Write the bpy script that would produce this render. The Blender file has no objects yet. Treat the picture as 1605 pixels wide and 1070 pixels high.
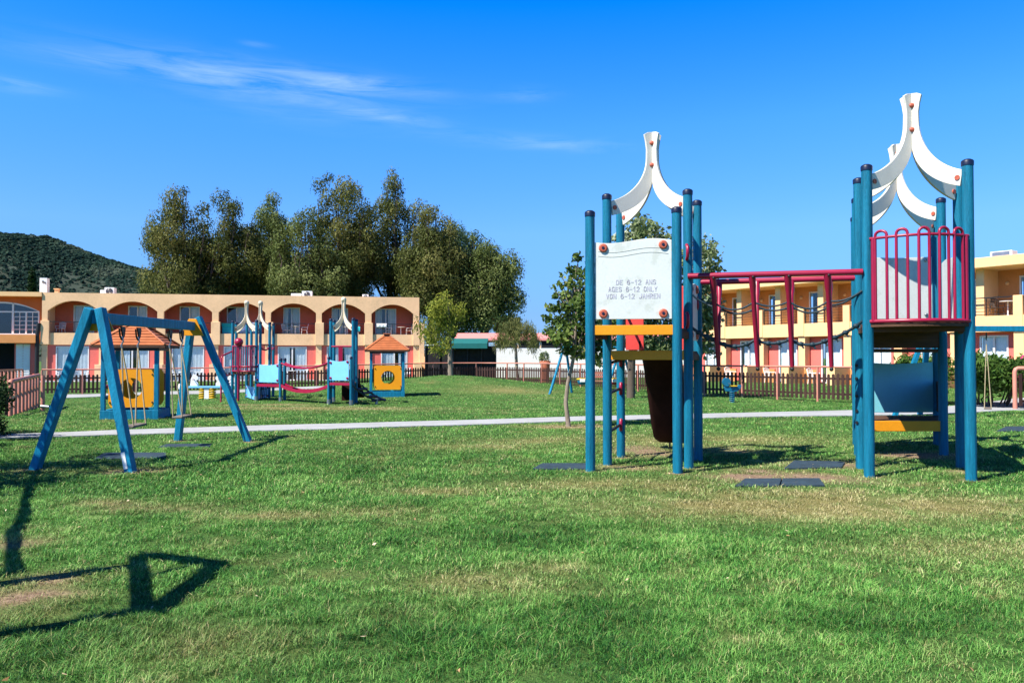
import bpy, math, random
import numpy as np
from mathutils import Vector, Matrix
random.seed(7); rng = np.random.default_rng(7)
S = bpy.context.scene; COL = S.collection
V = Vector; PI = math.pi
F, CX, HZ, EYE = 1248.0, 802.5, 561.0, 1.5          # focal length in photo pixels, centre column, horizon row, eye height

EL = math.radians(51.0); SX, SY = .82, .57        # the sun: height, and where its shadows run
# ------------------------------------------------------------------ helpers
def vnoise(x, y, scale, seed):
    r = np.random.default_rng(seed); T = r.random((128, 128))
    x = np.asarray(x, float) / scale + 57.3; y = np.asarray(y, float) / scale + 31.7
    xi = np.floor(x).astype(int); yi = np.floor(y).astype(int)
    fx = x - xi; fy = y - yi; fx = fx*fx*(3-2*fx); fy = fy*fy*(3-2*fy)
    a = T[xi % 128, yi % 128]; b = T[(xi+1) % 128, yi % 128]; c = T[xi % 128, (yi+1) % 128]; d = T[(xi+1) % 128, (yi+1) % 128]
    return (a*(1-fx)+b*fx)*(1-fy) + (c*(1-fx)+d*fx)*fy
def sstep(t): t = np.clip(t, 0, 1); return t*t*(3-2*t)
def height(x, y):
    x = np.asarray(x, float); y = np.asarray(y, float)
    h = .62*np.exp(-((x+3.1)/4.2)**2 - ((y-40.0)/5.0)**2)
    h = h - .22*sstep((-x-9)/6)*sstep((y-18)/12)
    h = h + (vnoise(x, y, 2.3, 3)-.5)*.035
    return h
def gz(x, y): return float(height(x, y))
def gp(px, py, z=None):
    """the point of the ground (or of the level z) that the photo shows at px, py"""
    zz = 0.0 if z is None else z
    for _ in range(12):
        D = (EYE - zz)*F/(py - HZ); X = (px-CX)/F*D
        if z is not None: break
        zz = .5*zz + .5*gz(X, D)
    return V((X, D, zz))
def at(px, D, z=0.0): return V(((px-CX)/F*D, D, z))
def zy(py, D): return EYE + (HZ-py)/F*D

WL = {}
def wl(o):
    p = V((0, 0, 0))
    while o is not None:
        p = p + WL.get(o.name, V((0, 0, 0))); o = o.parent
    return p
class MB:
    def __init__(s): s.v = []; s.f = []; s.sm = []
    def add(s, vs, fs, smooth=False):
        b = len(s.v); s.v += [tuple(p) for p in vs]; s.f += [tuple(b+i for i in q) for q in fs]; s.sm += [smooth]*len(fs); return s
    def obox(s, o, a, b, c):
        o = V(o); a = V(a); b = V(b); c = V(c)
        if a.cross(b).dot(c) < 0: a, b = b, a
        vs = [o, o+a, o+a+b, o+b, o+c, o+a+c, o+a+b+c, o+b+c]
        return s.add(vs, [(0,3,2,1),(4,5,6,7),(0,1,5,4),(1,2,6,5),(2,3,7,6),(3,0,4,7)])
    def box(s, x0, x1, y0, y1, z0, z1): return s.obox((x0,y0,z0), (x1-x0,0,0), (0,y1-y0,0), (0,0,z1-z0))
    def beam(s, p, q, w, h, up=(0,0,1)):
        p = V(p); q = V(q); d = (q-p); n = d.cross(V(up))
        n = n.normalized() if n.length > 1e-6 else V((1,0,0)); u = n.cross(d).normalized()
        return s.obox(p-n*w/2-u*h/2, n*w, d, u*h)
    def tube(s, pts, r, n=10, cap=True, smooth=True):
        pts = [V(p) for p in pts]; m = len(pts)
        rs = r if isinstance(r, (list, tuple)) else [r]*m
        t = (pts[1]-pts[0]).normalized(); a = t.orthogonal().normalized(); vs = []
        for i, p in enumerate(pts):
            t = (pts[min(i+1, m-1)]-pts[max(i-1, 0)])
            t = t.normalized() if t.length > 1e-9 else V((0,0,1))
            a = (a - t*a.dot(t)); a = a.normalized() if a.length > 1e-6 else t.orthogonal().normalized(); b = t.cross(a)
            for k in range(n):
                an = 2*PI*k/n; vs.append(p + (a*math.cos(an)+b*math.sin(an))*rs[i])
        fs = []
        for i in range(m-1):
            for k in range(n):
                k2 = (k+1) % n; fs.append((i*n+k, i*n+k2, (i+1)*n+k2, (i+1)*n+k))
        s.add(vs, fs, smooth)
        if cap: s.add(vs[:n], [tuple(reversed(range(n)))]); s.add(vs[-n:], [tuple(range(n))])
        return s
    def lathe(s, c, prof, n=16, smooth=True):
        c = V(c); vs = []
        for r, z in prof:
            for k in range(n): vs.append(c+V((r*math.cos(2*PI*k/n), r*math.sin(2*PI*k/n), z)))
        fs = []
        for i in range(len(prof)-1):
            for k in range(n):
                k2 = (k+1) % n; fs.append((i*n+k, i*n+k2, (i+1)*n+k2, (i+1)*n+k))
        s.add(vs, fs, smooth); s.add(vs[:n], [tuple(reversed(range(n)))]); s.add(vs[-n:], [tuple(range(n))]); return s
    def ball(s, c, r, n=12, sc=(1,1,1)):
        c = V(c); vs = []; m = n//2
        for i in range(1, m):
            th = PI*i/m
            for k in range(n): vs.append(c+V((r*sc[0]*math.sin(th)*math.cos(2*PI*k/n), r*sc[1]*math.sin(th)*math.sin(2*PI*k/n), r*sc[2]*math.cos(th))))
        vs += [c+V((0,0,r*sc[2])), c-V((0,0,r*sc[2]))]; t = len(vs)-2; fs = []
        for i in range(m-2):
            for k in range(n):
                k2 = (k+1) % n; fs.append((i*n+k, (i+1)*n+k, (i+1)*n+k2, i*n+k2))
        for k in range(n):
            k2 = (k+1) % n; fs.append((t, k, k2)); fs.append((t+1, (m-2)*n+k2, (m-2)*n+k))
        return s.add(vs, fs, True)
    def prism(s, pts, ex):
        pts = [V(p) for p in pts]; ex = V(ex); n = len(pts); nn = V((0,0,0))
        for i in range(n): nn += pts[i].cross(pts[(i+1) % n])
        if nn.dot(ex) < 0: pts.reverse()
        vs = pts+[p+ex for p in pts]
        return s.add(vs, [tuple(reversed(range(n))), tuple(range(n, 2*n))]+[(i, (i+1) % n, n+(i+1) % n, n+i) for i in range(n)])
    def strip(s, a, b, ex):
        """solid band between the point rows a and b, thickness ex"""
        for i in range(len(a)-1): s.prism([a[i], a[i+1], b[i+1], b[i]], ex)
        return s
    def build(s, name, m, parent=None, bevel=0.0, seg=2):
        off = wl(parent) if parent else V((0,0,0))
        me = bpy.data.meshes.new(name); me.from_pydata([V(p)-off for p in s.v], [], s.f); me.update()
        me.polygons.foreach_set('use_smooth', s.sm)
        o = bpy.data.objects.new(name, me); COL.objects.link(o)
        if m: me.materials.append(m)
        if parent: o.parent = parent
        if bevel:
            b = o.modifiers.new('Bevel', 'BEVEL'); b.width = bevel; b.segments = seg; b.limit_method = 'ANGLE'; b.angle_limit = math.radians(40)
        return o
def tag(o, label=None, cat=None, group=None, kind=None):
    if label: o['label'] = label
    if cat: o['category'] = cat
    if group: o['group'] = group
    if kind: o['kind'] = kind
    return o
def thing(name, label, cat, loc=(0,0,0), group=None):
    o = bpy.data.objects.new(name, None); COL.objects.link(o); o.location = loc; WL[o.name] = V(loc); o.empty_display_size = .2
    return tag(o, label, cat, group)
def copy_tree(o, parent=None):
    kids = [c for c in bpy.data.objects if c.parent == o]
    c = o.copy(); COL.objects.link(c); c.parent = parent
    for k in kids: copy_tree(k, c)
    return c
def dup(o, loc, rz, label, scale=1.0):
    c = copy_tree(o); c.location = loc; c.rotation_euler = (0,0,rz); c.scale = (scale,)*3; c['label'] = label; return c

# ------------------------------------------------------------------ materials
def rgb(h):
    c = [int(h[i:i+2], 16)/255 for i in (0, 2, 4)]
    return tuple(x/12.92 if x <= .04045 else ((x+.055)/1.055)**2.4 for x in c)
def mat(name, c, rough=.6, var=.12, scale=3.0, stretch=(1,1,1), bump=0.0, bscale=40.0, fine=.06, spec=.4, c2=None, metal=0.0, blot=None):
    m = bpy.data.materials.new(name); m.use_nodes = True; nt = m.node_tree; N = nt.nodes; L = nt.links
    p = N['Principled BSDF']; p.inputs['Roughness'].default_value = rough; p.inputs['Specular IOR Level'].default_value = spec; p.inputs['Metallic'].default_value = metal
    tc = N.new('ShaderNodeTexCoord'); mp = N.new('ShaderNodeMapping'); mp.inputs['Scale'].default_value = stretch; L.new(tc.outputs['Object'], mp.inputs['Vector'])
    n1 = N.new('ShaderNodeTexNoise'); n1.inputs['Scale'].default_value = scale; n1.inputs['Detail'].default_value = 6; n1.inputs['Roughness'].default_value = .6; L.new(mp.outputs[0], n1.inputs['Vector'])
    n2 = N.new('ShaderNodeTexNoise'); n2.inputs['Scale'].default_value = scale*14; n2.inputs['Detail'].default_value = 3; L.new(mp.outputs[0], n2.inputs['Vector'])
    mx = N.new('ShaderNodeMix'); mx.data_type = 'RGBA'
    lo = tuple(x*(1-var) for x in c); hi = c2 if c2 else tuple(min(1, x*(1+var)+.01*var) for x in c)
    mx.inputs[6].default_value = (*lo, 1); mx.inputs[7].default_value = (*hi, 1)
    r = N.new('ShaderNodeMapRange'); r.inputs[1].default_value = .3; r.inputs[2].default_value = .7; L.new(n1.outputs[0], r.inputs[0]); L.new(r.outputs[0], mx.inputs[0])
    mm = N.new('ShaderNodeMix'); mm.data_type = 'RGBA'; mm.blend_type = 'MULTIPLY'; mm.inputs[0].default_value = 1
    r2 = N.new('ShaderNodeMapRange'); r2.inputs[1].default_value = .3; r2.inputs[2].default_value = .7; r2.inputs[3].default_value = 1-fine; r2.inputs[4].default_value = 1+fine
    L.new(n2.outputs[0], r2.inputs[0]); L.new(mx.outputs[2], mm.inputs[6]); L.new(r2.outputs[0], mm.inputs[7])
    out = mm.outputs[2]
    if blot:                                           # stains and wear with a shape of their own
        n3 = N.new('ShaderNodeTexNoise'); n3.inputs['Scale'].default_value = blot[1]; n3.inputs['Detail'].default_value = 8; n3.inputs['Roughness'].default_value = .7; L.new(mp.outputs[0], n3.inputs['Vector'])
        r3 = N.new('ShaderNodeMapRange'); r3.inputs[1].default_value = blot[2]; r3.inputs[2].default_value = blot[2]+.08; r3.inputs[4].default_value = blot[3]; L.new(n3.outputs[0], r3.inputs[0])
        m3 = N.new('ShaderNodeMix'); m3.data_type = 'RGBA'; m3.inputs[7].default_value = (*blot[0], 1); L.new(r3.outputs[0], m3.inputs[0]); L.new(out, m3.inputs[6]); out = m3.outputs[2]
    L.new(out, p.inputs['Base Color'])
    if bump:
        nb = N.new('ShaderNodeTexNoise'); nb.inputs['Scale'].default_value = bscale; nb.inputs['Detail'].default_value = 5; L.new(mp.outputs[0], nb.inputs['Vector'])
        b = N.new('ShaderNodeBump'); b.inputs['Strength'].default_value = bump; b.inputs['Distance'].default_value = .02; L.new(nb.outputs[0], b.inputs['Height']); L.new(b.outputs[0], p.inputs['Normal'])
    return m
def leafmat(name, stops, trans=.3, rough=.5):
    m = bpy.data.materials.new(name); m.use_nodes = True; nt = m.node_tree; N = nt.nodes; L = nt.links
    p = N['Principled BSDF']; p.inputs['Roughness'].default_value = rough; p.inputs['Specular IOR Level'].default_value = .12
    a = N.new('ShaderNodeAttribute'); a.attribute_name = 'rnd'
    cr = N.new('ShaderNodeValToRGB'); e = cr.color_ramp.elements
    for i, (t, c) in enumerate(stops):
        x = e[i] if i < 2 else e.new(t); x.position = t; x.color = (*c, 1)
    L.new(a.outputs['Fac'], cr.inputs[0]); L.new(cr.outputs[0], p.inputs['Base Color'])
    t = N.new('ShaderNodeBsdfTranslucent'); L.new(cr.outputs[0], t.inputs['Color']); ms = N.new('ShaderNodeMixShader'); ms.inputs[0].default_value = trans
    L.new(p.outputs[0], ms.inputs[1]); L.new(t.outputs[0], ms.inputs[2]); L.new(ms.outputs[0], N['Material Output'].inputs['Surface'])
    return m
M = {}
M['blue'] = mat('blue_painted_timber', (.0015,.145,.245), .55, .34, 3.0, (9,9,.5), .45, 26, .2, spec=.25, blot=((.045,.26,.33), 9, .63, .75))
M['blue2'] = mat('blue_painted_beam', (.002,.185,.33), .55, .3, 3.0, (5,5,.6), .5, 26, .2, spec=.25, blot=((.002,.09,.14), 6, .66, .6))
M['navy'] = mat('navy_plastic', (.006,.012,.04), .4)
M['red'] = mat('crimson_metal', (.30,.006,.04), .35, .1, 5, spec=.5)
M['orange'] = mat('orange_board', (.80,.30,.004), .5, .08, 3, bump=.08, blot=((.70,.22,.01), 7, .64, .5))
M['orcap'] = mat('terracotta_plastic', (.46,.10,.055), .5, .2, 20)
M['orange2'] = mat('brightened_orange_board', (1.0,.36,.004), .5, .06, 3, bump=.08)  # orange brightened to make up for the grazing sun on playhouse walls
M['white'] = mat('white_board', (.64,.67,.64), .5, .05, 2.5, fine=.04, blot=((.50,.53,.47), 4, .54, .6))
M['rib'] = mat('cream_rib', (.72,.68,.60), .45, .06, 4, fine=.03, blot=((.6,.55,.46), 6, .62, .5))
M['ribt'] = mat('cream_rib_small', (.72,.62,.46), .45, .08, 4)
M['teal'] = mat('turquoise_board', (.22,.62,.70), .5, .05, 3, fine=.03)
M['sky_board'] = mat('light_blue_board', (.18,.50,.86), .5, .06, 3, fine=.04)
M['brown'] = mat('brown_timber', (.085,.034,.014), .7, .3, 4, (1,1,6), .4)
M['slide'] = mat('dark_slide', (.028,.009,.007), .8, .25, 3, spec=.1)
M['redboard'] = mat('red_board', (.60,.05,.04), .5, .08, 3)
M['mat'] = mat('rubber_mat', (.020,.042,.062), .85, .3, 6, bump=.3, bscale=90, blot=((.10,.10,.09), 9, .6, .5))
M['rope'] = mat('beige_rope', (.42,.33,.20), .9, .2, 30)
M['cable'] = mat('dark_cable', (.008,.030,.045), .6, .3, 30)
M['black'] = mat('black_metal', (.012,.012,.014), .5)
M['steel'] = mat('steel', (.35,.36,.38), .35, metal=.8)
M['seat'] = mat('rubber_seat', (.16,.13,.11), .8, .3)
M['cream'] = mat('cream_render', (.88,.55,.31), .9, .10, .5, fine=.05, bump=.12, bscale=25, blot=((.62,.40,.23), .8, .58, .4))
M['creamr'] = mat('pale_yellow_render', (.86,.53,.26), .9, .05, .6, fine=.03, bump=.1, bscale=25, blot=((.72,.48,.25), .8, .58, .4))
M['terra'] = mat('terracotta_render', (.60,.13,.075), .9, .1, .8, fine=.04, bump=.1, bscale=25)
M['pink'] = mat('pink_render', (.76,.16,.13), .9, .07, .8, fine=.04, bump=.1, bscale=25)
M['rust'] = mat('rust_orange_render', (.60,.14,.035), .9, .1, .8, fine=.04)
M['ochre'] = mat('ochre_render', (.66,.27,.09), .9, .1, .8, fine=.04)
M['frame'] = mat('white_frame', (.78,.76,.76), .5, .04)
M['tiles'] = mat('roof_gravel', (.55,.45,.35), .9)
M['curt'] = mat('pale_curtain', (.86,.92,.95), .9, .1, 2)
M['curtd'] = mat('grey_curtain', (.62,.58,.46), .9, .15, 2)
M['dark'] = mat('unlit_room_black', (.010,.010,.013), .9)  # near-black colour in place of the shade inside rooms and openings
M['acw'] = mat('white_metal', (.80,.83,.86), .5, .05)
M['salmon'] = mat('salmon_pipe', (.55,.22,.16), .5, .12, 3, blot=((.45,.16,.10), 8, .62, .5))
M['picket'] = mat('dark_brown_picket', (.040,.014,.010), .75, .35, 3, (1,1,.3))
M['roofw'] = mat('orange_planks', (.43,.13,.045), .6, .25, 3, (1,1,1), .2, blot=((.60,.30,.16), 4, .6, .6))
M['concrete'] = mat('pale_concrete', (.34,.35,.36), .9, .14, 1.2, fine=.08, bump=.2, bscale=60, blot=((.34,.33,.31), 1.5, .58, .5))
M['pinkroof'] = mat('pink_roof', (.70,.25,.23), .85, .08, 1.5)
M['whitewall'] = mat('white_wall', (.82,.80,.77), .9, .04, .7)
M['screen'] = mat('black_screen', (.014,.011,.013), .95, .4, 3)
M['awning'] = mat('teal_awning', (.006,.13,.125), .8, .1)
M['yellow'] = mat('yellow_plastic', (.80,.46,.01), .45)
M['rock_blue'] = mat('blue_plastic', (.008,.13,.24), .4, .1)
M['plastic_w'] = mat('white_plastic', (.80,.80,.80), .45, .03)
M['wicker'] = mat('dark_wicker', (.09,.07,.06), .8, .3, 20)
M['aqua'] = mat('aqua_cloth', (.03,.50,.55), .9, .1)
M['towel'] = mat('patterned_towel', (.55,.62,.80), .9, .5, 9, c2=(.10,.16,.50))
M['pot'] = mat('terracotta_pot', (.42,.12,.06), .8, .15)
M['bench'] = mat('salmon_bench', (.42,.17,.12), .7, .15)
M['ink'] = mat('faded_lettering', (.46,.46,.54), .6, .05, 8, blot=((.62,.65,.64), 22, .62, .7))
M['line'] = mat('grey_groove', (.33,.34,.30), .7, .1)
M['bark'] = mat('grey_bark', (.25,.20,.15), .9, .35, 6, (1,1,.3), .5)
M['barkd'] = mat('dark_bark', (.10,.075,.055), .9, .4, 2, (1,1,.3), .4)
M['chim'] = mat('pale_blue_white', (.74,.78,.82), .8, .05)
M['pinkfl'] = mat('magenta_petals', (.70,.02,.18), .6)
def glass():
    m = bpy.data.materials.new('window_glass'); m.use_nodes = True; N = m.node_tree.nodes; L = m.node_tree.links
    t = N.new('ShaderNodeBsdfTransparent'); t.inputs[0].default_value = (.93,.96,.98,1); g = N.new('ShaderNodeBsdfGlossy'); g.inputs['Roughness'].default_value = .03
    lw = N.new('ShaderNodeLayerWeight'); pw = N.new('ShaderNodeMath'); pw.operation = 'POWER'; pw.inputs[1].default_value = 4; L.new(lw.outputs['Facing'], pw.inputs[0]); fr = N.new('ShaderNodeMath'); fr.operation = 'MULTIPLY_ADD'; fr.inputs[1].default_value = .7; fr.inputs[2].default_value = .06; L.new(pw.outputs[0], fr.inputs[0]); mx = N.new('ShaderNodeMixShader')
    L.new(fr.outputs[0], mx.inputs[0]); L.new(t.outputs[0], mx.inputs[1]); L.new(g.outputs[0], mx.inputs[2]); L.new(mx.outputs[0], N['Material Output'].inputs['Surface']); return m
M['glass'] = glass()

# ------------------------------------------------------------------ the ground
PATCH = []      # (x, y, rx, ry, dry, bare): worn and dry places on the lawn
def patch(px, py, rx, ry, dry, bare=0.0):
    p = gp(px, py); PATCH.append((p.x, p.y, rx, ry, dry, bare))
patch(1290,792,2.0,.75,.95,.05); patch(1180,775,1.0,.5,.7); patch(1430,790,1.1,.5,.6); patch(960,758,1.3,.45,.7); patch(1060,765,.9,.4,.5)
patch(1225,748,1.15,.5,.7,.95); patch(1280,727,.95,.5,.6,.8); patch(1170,738,.6,.4,.5,.6); patch(1010,706,.6,.8,.6,.8); patch(985,733,.5,.3,.6,.6); patch(1140,705,.7,.5,.6,.7)
patch(892,668,.95,.5,1.0,.55); patch(250,796,.6,.3,.5,.5); patch(430,808,.6,.22,.5,.15); patch(170,788,.4,.2,.5,.4); patch(30,935,.42,.28,.8,.9); patch(80,908,.3,.2,.7,.6)
patch(20,850,.3,.25,.6,.7); patch(760,915,.55,.32,.55,.25); patch(860,890,.35,.2,.6,.25); patch(640,960,.4,.2,.4,.3); patch(690,770,.7,.3,.45,.12); patch(600,800,.6,.3,.4,.05)
patch(1430,712,.7,.5,.8,.9); patch(215,738,.45,.3,.7,.8); patch(55,735,.3,.2,.7,.6); patch(500,640,3.5,.9,.7,.15); patch(590,640,1.0,.5,.8,.5); patch(440,634,1.0,.5,.8,.5); patch(385,634,.9,.4,.8,.5)
patch(1100,690,3.0,1.2,.5); patch(800,612,2.0,1.8,.55); patch(860,690,1.8,.7,.45,.1); patch(740,700,1.3,.6,.4); patch(1500,860,1.0,.5,.35); patch(300,1010,.6,.3,.5,.2); patch(1240,770,1.0,.3,.8,.35)
for q_ in ((925,738),(1062,741),(952,729),(974,717),(1081,733),(1361,746),(1521,752),(1351,733),(1503,738),(390,692),(280,691)): patch(*q_, .20, .13, .7, .75)
LUSH = [(gp(470,740), 1.7, .9), (gp(370,770), 1.2, .5), (gp(700,960), 1.2, .35), (gp(620,790), .7, .35), (gp(760,1000), .9, .3), (gp(1350,960), 1.0, .4), (gp(1000,860), 1.0, .5), (gp(180,1010), .8, .35)]
def lawn_state(x, y):
    x = np.asarray(x, float); y = np.asarray(y, float)
    n = .36*vnoise(x, y, .45, 11) + .30*vnoise(x, y, .15, 12) + .2*vnoise(x, y, 1.8, 13) + .14*vnoise(x, y, .06, 17)
    dry = np.clip((n-.55)*2.6, 0, 1)*.7; bare = np.zeros_like(dry); jag = .05+1.8*(.45*vnoise(x, y, .5, 14)+.30*vnoise(x, y, .17, 15)+.25*vnoise(x, y, .06, 16))
    for (a, b, rx, ry, d, k) in PATCH:
        w = np.exp(-((x-a)/rx)**2 - ((y-b)/ry)**2)
        dry = np.maximum(dry, np.clip(w*jag*d*1.15, 0, 1)); bare = np.maximum(bare, np.clip(w*jag*k*1.5-.25, 0, 1))
    lush = np.zeros_like(dry)
    for (p, rx, ry) in LUSH:
        lush = np.maximum(lush, np.exp(-((x-p.x)/rx)**2 - ((y-p.y)/ry)**2))
    return np.clip(dry*(1-.75*lush), 0, 1), bare, lush
def axis_pts(lo, hi, fine, far, grow=1.16):
    a = list(np.arange(lo, hi+1e-6, fine)); st = fine; x = hi
    while x < far: st *= grow; x += st; a.append(x)
    st = fine; x = lo
    while x > -far: st *= grow; x -= st; a.insert(0, x)
    return np.array(a)
def np_mesh(name, v, f, m, attrs=None, parent=None, smooth=False, mats=None):
    me = bpy.data.meshes.new(name); n = len(v); k = f.shape[1]
    me.vertices.add(n); me.vertices.foreach_set('co', np.ascontiguousarray(v, dtype=np.float32).ravel())
    me.loops.add(f.size); me.loops.foreach_set('vertex_index', np.ascontiguousarray(f, dtype=np.int32).ravel())
    me.polygons.add(len(f)); me.polygons.foreach_set('loop_start', np.arange(0, f.size, k, dtype=np.int32)); me.polygons.foreach_set('loop_total', np.full(len(f), k, dtype=np.int32))
    me.polygons.foreach_set('use_smooth', np.full(len(f), smooth)); me.update(calc_edges=True); me.validate()
    for an, arr in (attrs or {}).items():
        at_ = me.attributes.new(an, 'FLOAT', 'POINT'); at_.data.foreach_set('value', np.ascontiguousarray(arr, dtype=np.float32))
    if m: me.materials.append(m)
    o = bpy.data.objects.new(name, me); COL.objects.link(o)
    if parent: o.parent = parent
    return o
gx = axis_pts(-16, 19, .11, 2600); gy = axis_pts(2.0, 46, .13, 2600)
XX, YY = np.meshgrid(gx, gy, indexing='ij')
ZZ = height(XX, YY); dry, bare, lush = lawn_state(XX, YY)
nx, ny = XX.shape; idx = np.arange(nx*ny).reshape(nx, ny)
GF = np.stack([idx[:-1,:-1], idx[1:,:-1], idx[1:,1:], idx[:-1,1:]], -1).reshape(-1, 4)
def lawn_mat():
    m = bpy.data.materials.new('lawn_turf'); m.use_nodes = True; nt = m.node_tree; N = nt.nodes; L = nt.links
    p = N['Principled BSDF']; p.inputs['Roughness'].default_value = .95; p.inputs['Specular IOR Level'].default_value = .1
    tc = N.new('ShaderNodeTexCoord')
    def noise(sc, det=5, st=None):
        n = N.new('ShaderNodeTexNoise'); n.inputs['Scale'].default_value = sc; n.inputs['Detail'].default_value = det; n.inputs['Roughness'].default_value = .65
        L.new(tc.outputs['Object'], n.inputs['Vector']); return n
    def mixc(f, a, b):
        x = N.new('ShaderNodeMix'); x.data_type = 'RGBA'
        for s, v in ((0, f), (6, a), (7, b)):
            if isinstance(v, tuple): x.inputs[s].default_value = (*v, 1)
            else: L.new(v, x.inputs[s])
        return x.outputs[2]
    def rng_(s, a, b, c=0, d=1):
        r = N.new('ShaderNodeMapRange'); r.inputs[1].default_value = a; r.inputs[2].default_value = b; r.inputs[3].default_value = c; r.inputs[4].default_value = d; L.new(s, r.inputs[0]); return r.outputs[0]
    g = mixc(rng_(noise(22, 8).outputs[0], .32, .68), (.020,.065,.013), (.088,.185,.042))  # turf darkened so gaps between blades read as self-shadow
    g = mixc(rng_(noise(.5, 6).outputs[0], .38, .64, 0, .55), g, (.11,.20,.05))
    s = mixc(rng_(noise(30, 6).outputs[0], .3, .7), (.15,.15,.045), (.36,.30,.13))
    a = N.new('ShaderNodeAttribute'); a.attribute_name = 'dry'; c = mixc(a.outputs['Fac'], g, s)
    so = mixc(rng_(noise(18, 8).outputs[0], .3, .7), (.17,.10,.065), (.40,.29,.20))
    b = N.new('ShaderNodeAttribute'); b.attribute_name = 'bare'; c = mixc(b.outputs['Fac'], c, so)
    L.new(c, p.inputs['Base Color'])
    bp = N.new('ShaderNodeBump'); bp.inputs['Strength'].default_value = .9; bp.inputs['Distance'].default_value = .05; L.new(noise(28, 8).outputs[0], bp.inputs['Height']); L.new(bp.outputs[0], p.inputs['Normal'])
    return m
lawn = np_mesh('lawn', np.stack([XX, YY, ZZ], -1).reshape(-1, 3), GF, lawn_mat(), {'dry': dry.ravel(), 'bare': bare.ravel()}, smooth=True)
tag(lawn, kind='structure')

# paths: rows of (px, far edge py, near edge py)
PATHS = []
def path(name, rows):
    A = []; B = []
    P = [(gp(x, yf), gp(x, yn)) for x, yf, yn in rows]
    for i in range(len(P)-1):
        k = 10
        for j in range(k):
            t = j/k; A.append(P[i][0].lerp(P[i+1][0], t)); B.append(P[i][1].lerp(P[i+1][1], t))
    A.append(P[-1][0]); B.append(P[-1][1]); PATHS.append((A, B))
    mb = MB(); vs = []; w = 7
    for a, b in zip(A, B):
        for q in range(w):
            p = a.lerp(b, q/(w-1)); vs.append((p.x, p.y, gz(p.x, p.y)+.022))
    fs = [(i*w+q, i*w+q+1, (i+1)*w+q+1, (i+1)*w+q) for i in range(len(A)-1) for q in range(w-1)]
    me_v = np.array(vs); n = len(A)
    # skirts so that the slab has a real edge
    for q in (0, w-1):
        b0 = len(vs); vs += [(vs[i*w+q][0], vs[i*w+q][1], vs[i*w+q][2]-.12) for i in range(n)]
        fs += [(i*w+q, (i+1)*w+q, b0+i+1, b0+i) for i in range(n-1)]
    mb.add(vs, fs); return tag(mb.build(name, M['concrete']), kind='structure')
path('path', [(-60,684.5,690.5),(20,681,686.6),(180,674.8,682),(286,671.5,679),(520,664.8,673),(640,661.3,668.8),(915,653,660),(1025,650.8,657.5),(1180,647,653.6),(1342,643.2,651.8),(1450,640,650),(1520,634,647),(1590,624.5,643.5),(1700,620,640)])
path('lane', [(96,618.8,624),(250,614,618.3),(420,608.5,612.3),(520,605,608.4)])
def in_paths(x, y):
    m = np.zeros(len(x), bool)
    for A, B in PATHS:
        for i in range(0, len(A)-1):
            q = [A[i], A[i+1], B[i+1], B[i]]
            x0 = min(p.x for p in q); x1 = max(p.x for p in q); y0 = min(p.y for p in q); y1 = max(p.y for p in q)
            c = np.where((x > x0) & (x < x1) & (y > y0) & (y < y1))[0]
            if not len(c): continue
            ins = np.zeros(len(c), bool); xx = x[c]; yy = y[c]
            for j in range(4):
                a = q[j]; b = q[(j+1) % 4]
                if a.y == b.y: continue
                cr = ((a.y > yy) != (b.y > yy)) & (xx < (b.x-a.x)*(yy-a.y)/(b.y-a.y)+a.x); ins ^= cr
            m[c[ins]] = True
    return m

# rubber mats lying in the turf
MATS = []
def rubber_mat(pxs, label, z=.004, split=False):
    P = [gp(*p) for p in pxs]; zz = max(gz(p.x, p.y) for p in P)+z; P = [V((p.x, p.y, zz)) for p in P]; c = sum(P, V((0,0,0)))/4
    MATS.append((c, P)); t = thing('rubber_mat', label, 'mat', c, 'rubber safety mats in the grass')
    n = 2 if split else 1
    for k in range(n):
        a, b = k/n+(.006 if k else 0), (k+1)/n-(.006 if k < n-1 else 0)
        q = [P[0].lerp(P[1], a), P[0].lerp(P[1], b), P[3].lerp(P[2], b), P[3].lerp(P[2], a)]
        MB().prism([p-V((0,0,.03)) for p in q], (0,0,.045)).build('tile', M['mat'], t, .008)
rubber_mat([(1150,762.5),(1291,761.5),(1283,751),(1166,751)], 'dark rubber mat in two halves on bare soil under the near bridge end', split=True)
rubber_mat([(1228,735),(1318,733),(1324,724),(1243,723)], 'farther dark rubber mat behind the two-halved mat below the red bridge')
rubber_mat([(835,735.5),(930,735.5),(930,727),(850,727)], 'dark rubber mat left of the foot of the sign tower')
rubber_mat([(150,720),(262,718),(262,710),(165,711)], 'dark rubber mat under the nearer rope swing of the big swing frame')
rubber_mat([(248,702),(330,700),(335,696),(262,697)], 'dark rubber mat under the farther rope swing of the big swing frame')
rubber_mat([(1560,676),(1640,676),(1640,669),(1575,669)], 'dark rubber mat in the grass at the right edge below the rope swing')
def in_mats(x, y):
    m = np.zeros(len(x), bool)
    for c, P in MATS:
        ins = np.zeros(len(x), bool)
        for j in range(4):
            a = P[j]*.93+c*.07; b = P[(j+1) % 4]*.93+c*.07
            if a.y == b.y: continue
            ins ^= ((a.y > y) != (b.y > y)) & (x < (b.x-a.x)*(y-a.y)/(b.y-a.y)+a.x)
        m |= ins
    return m

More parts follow.
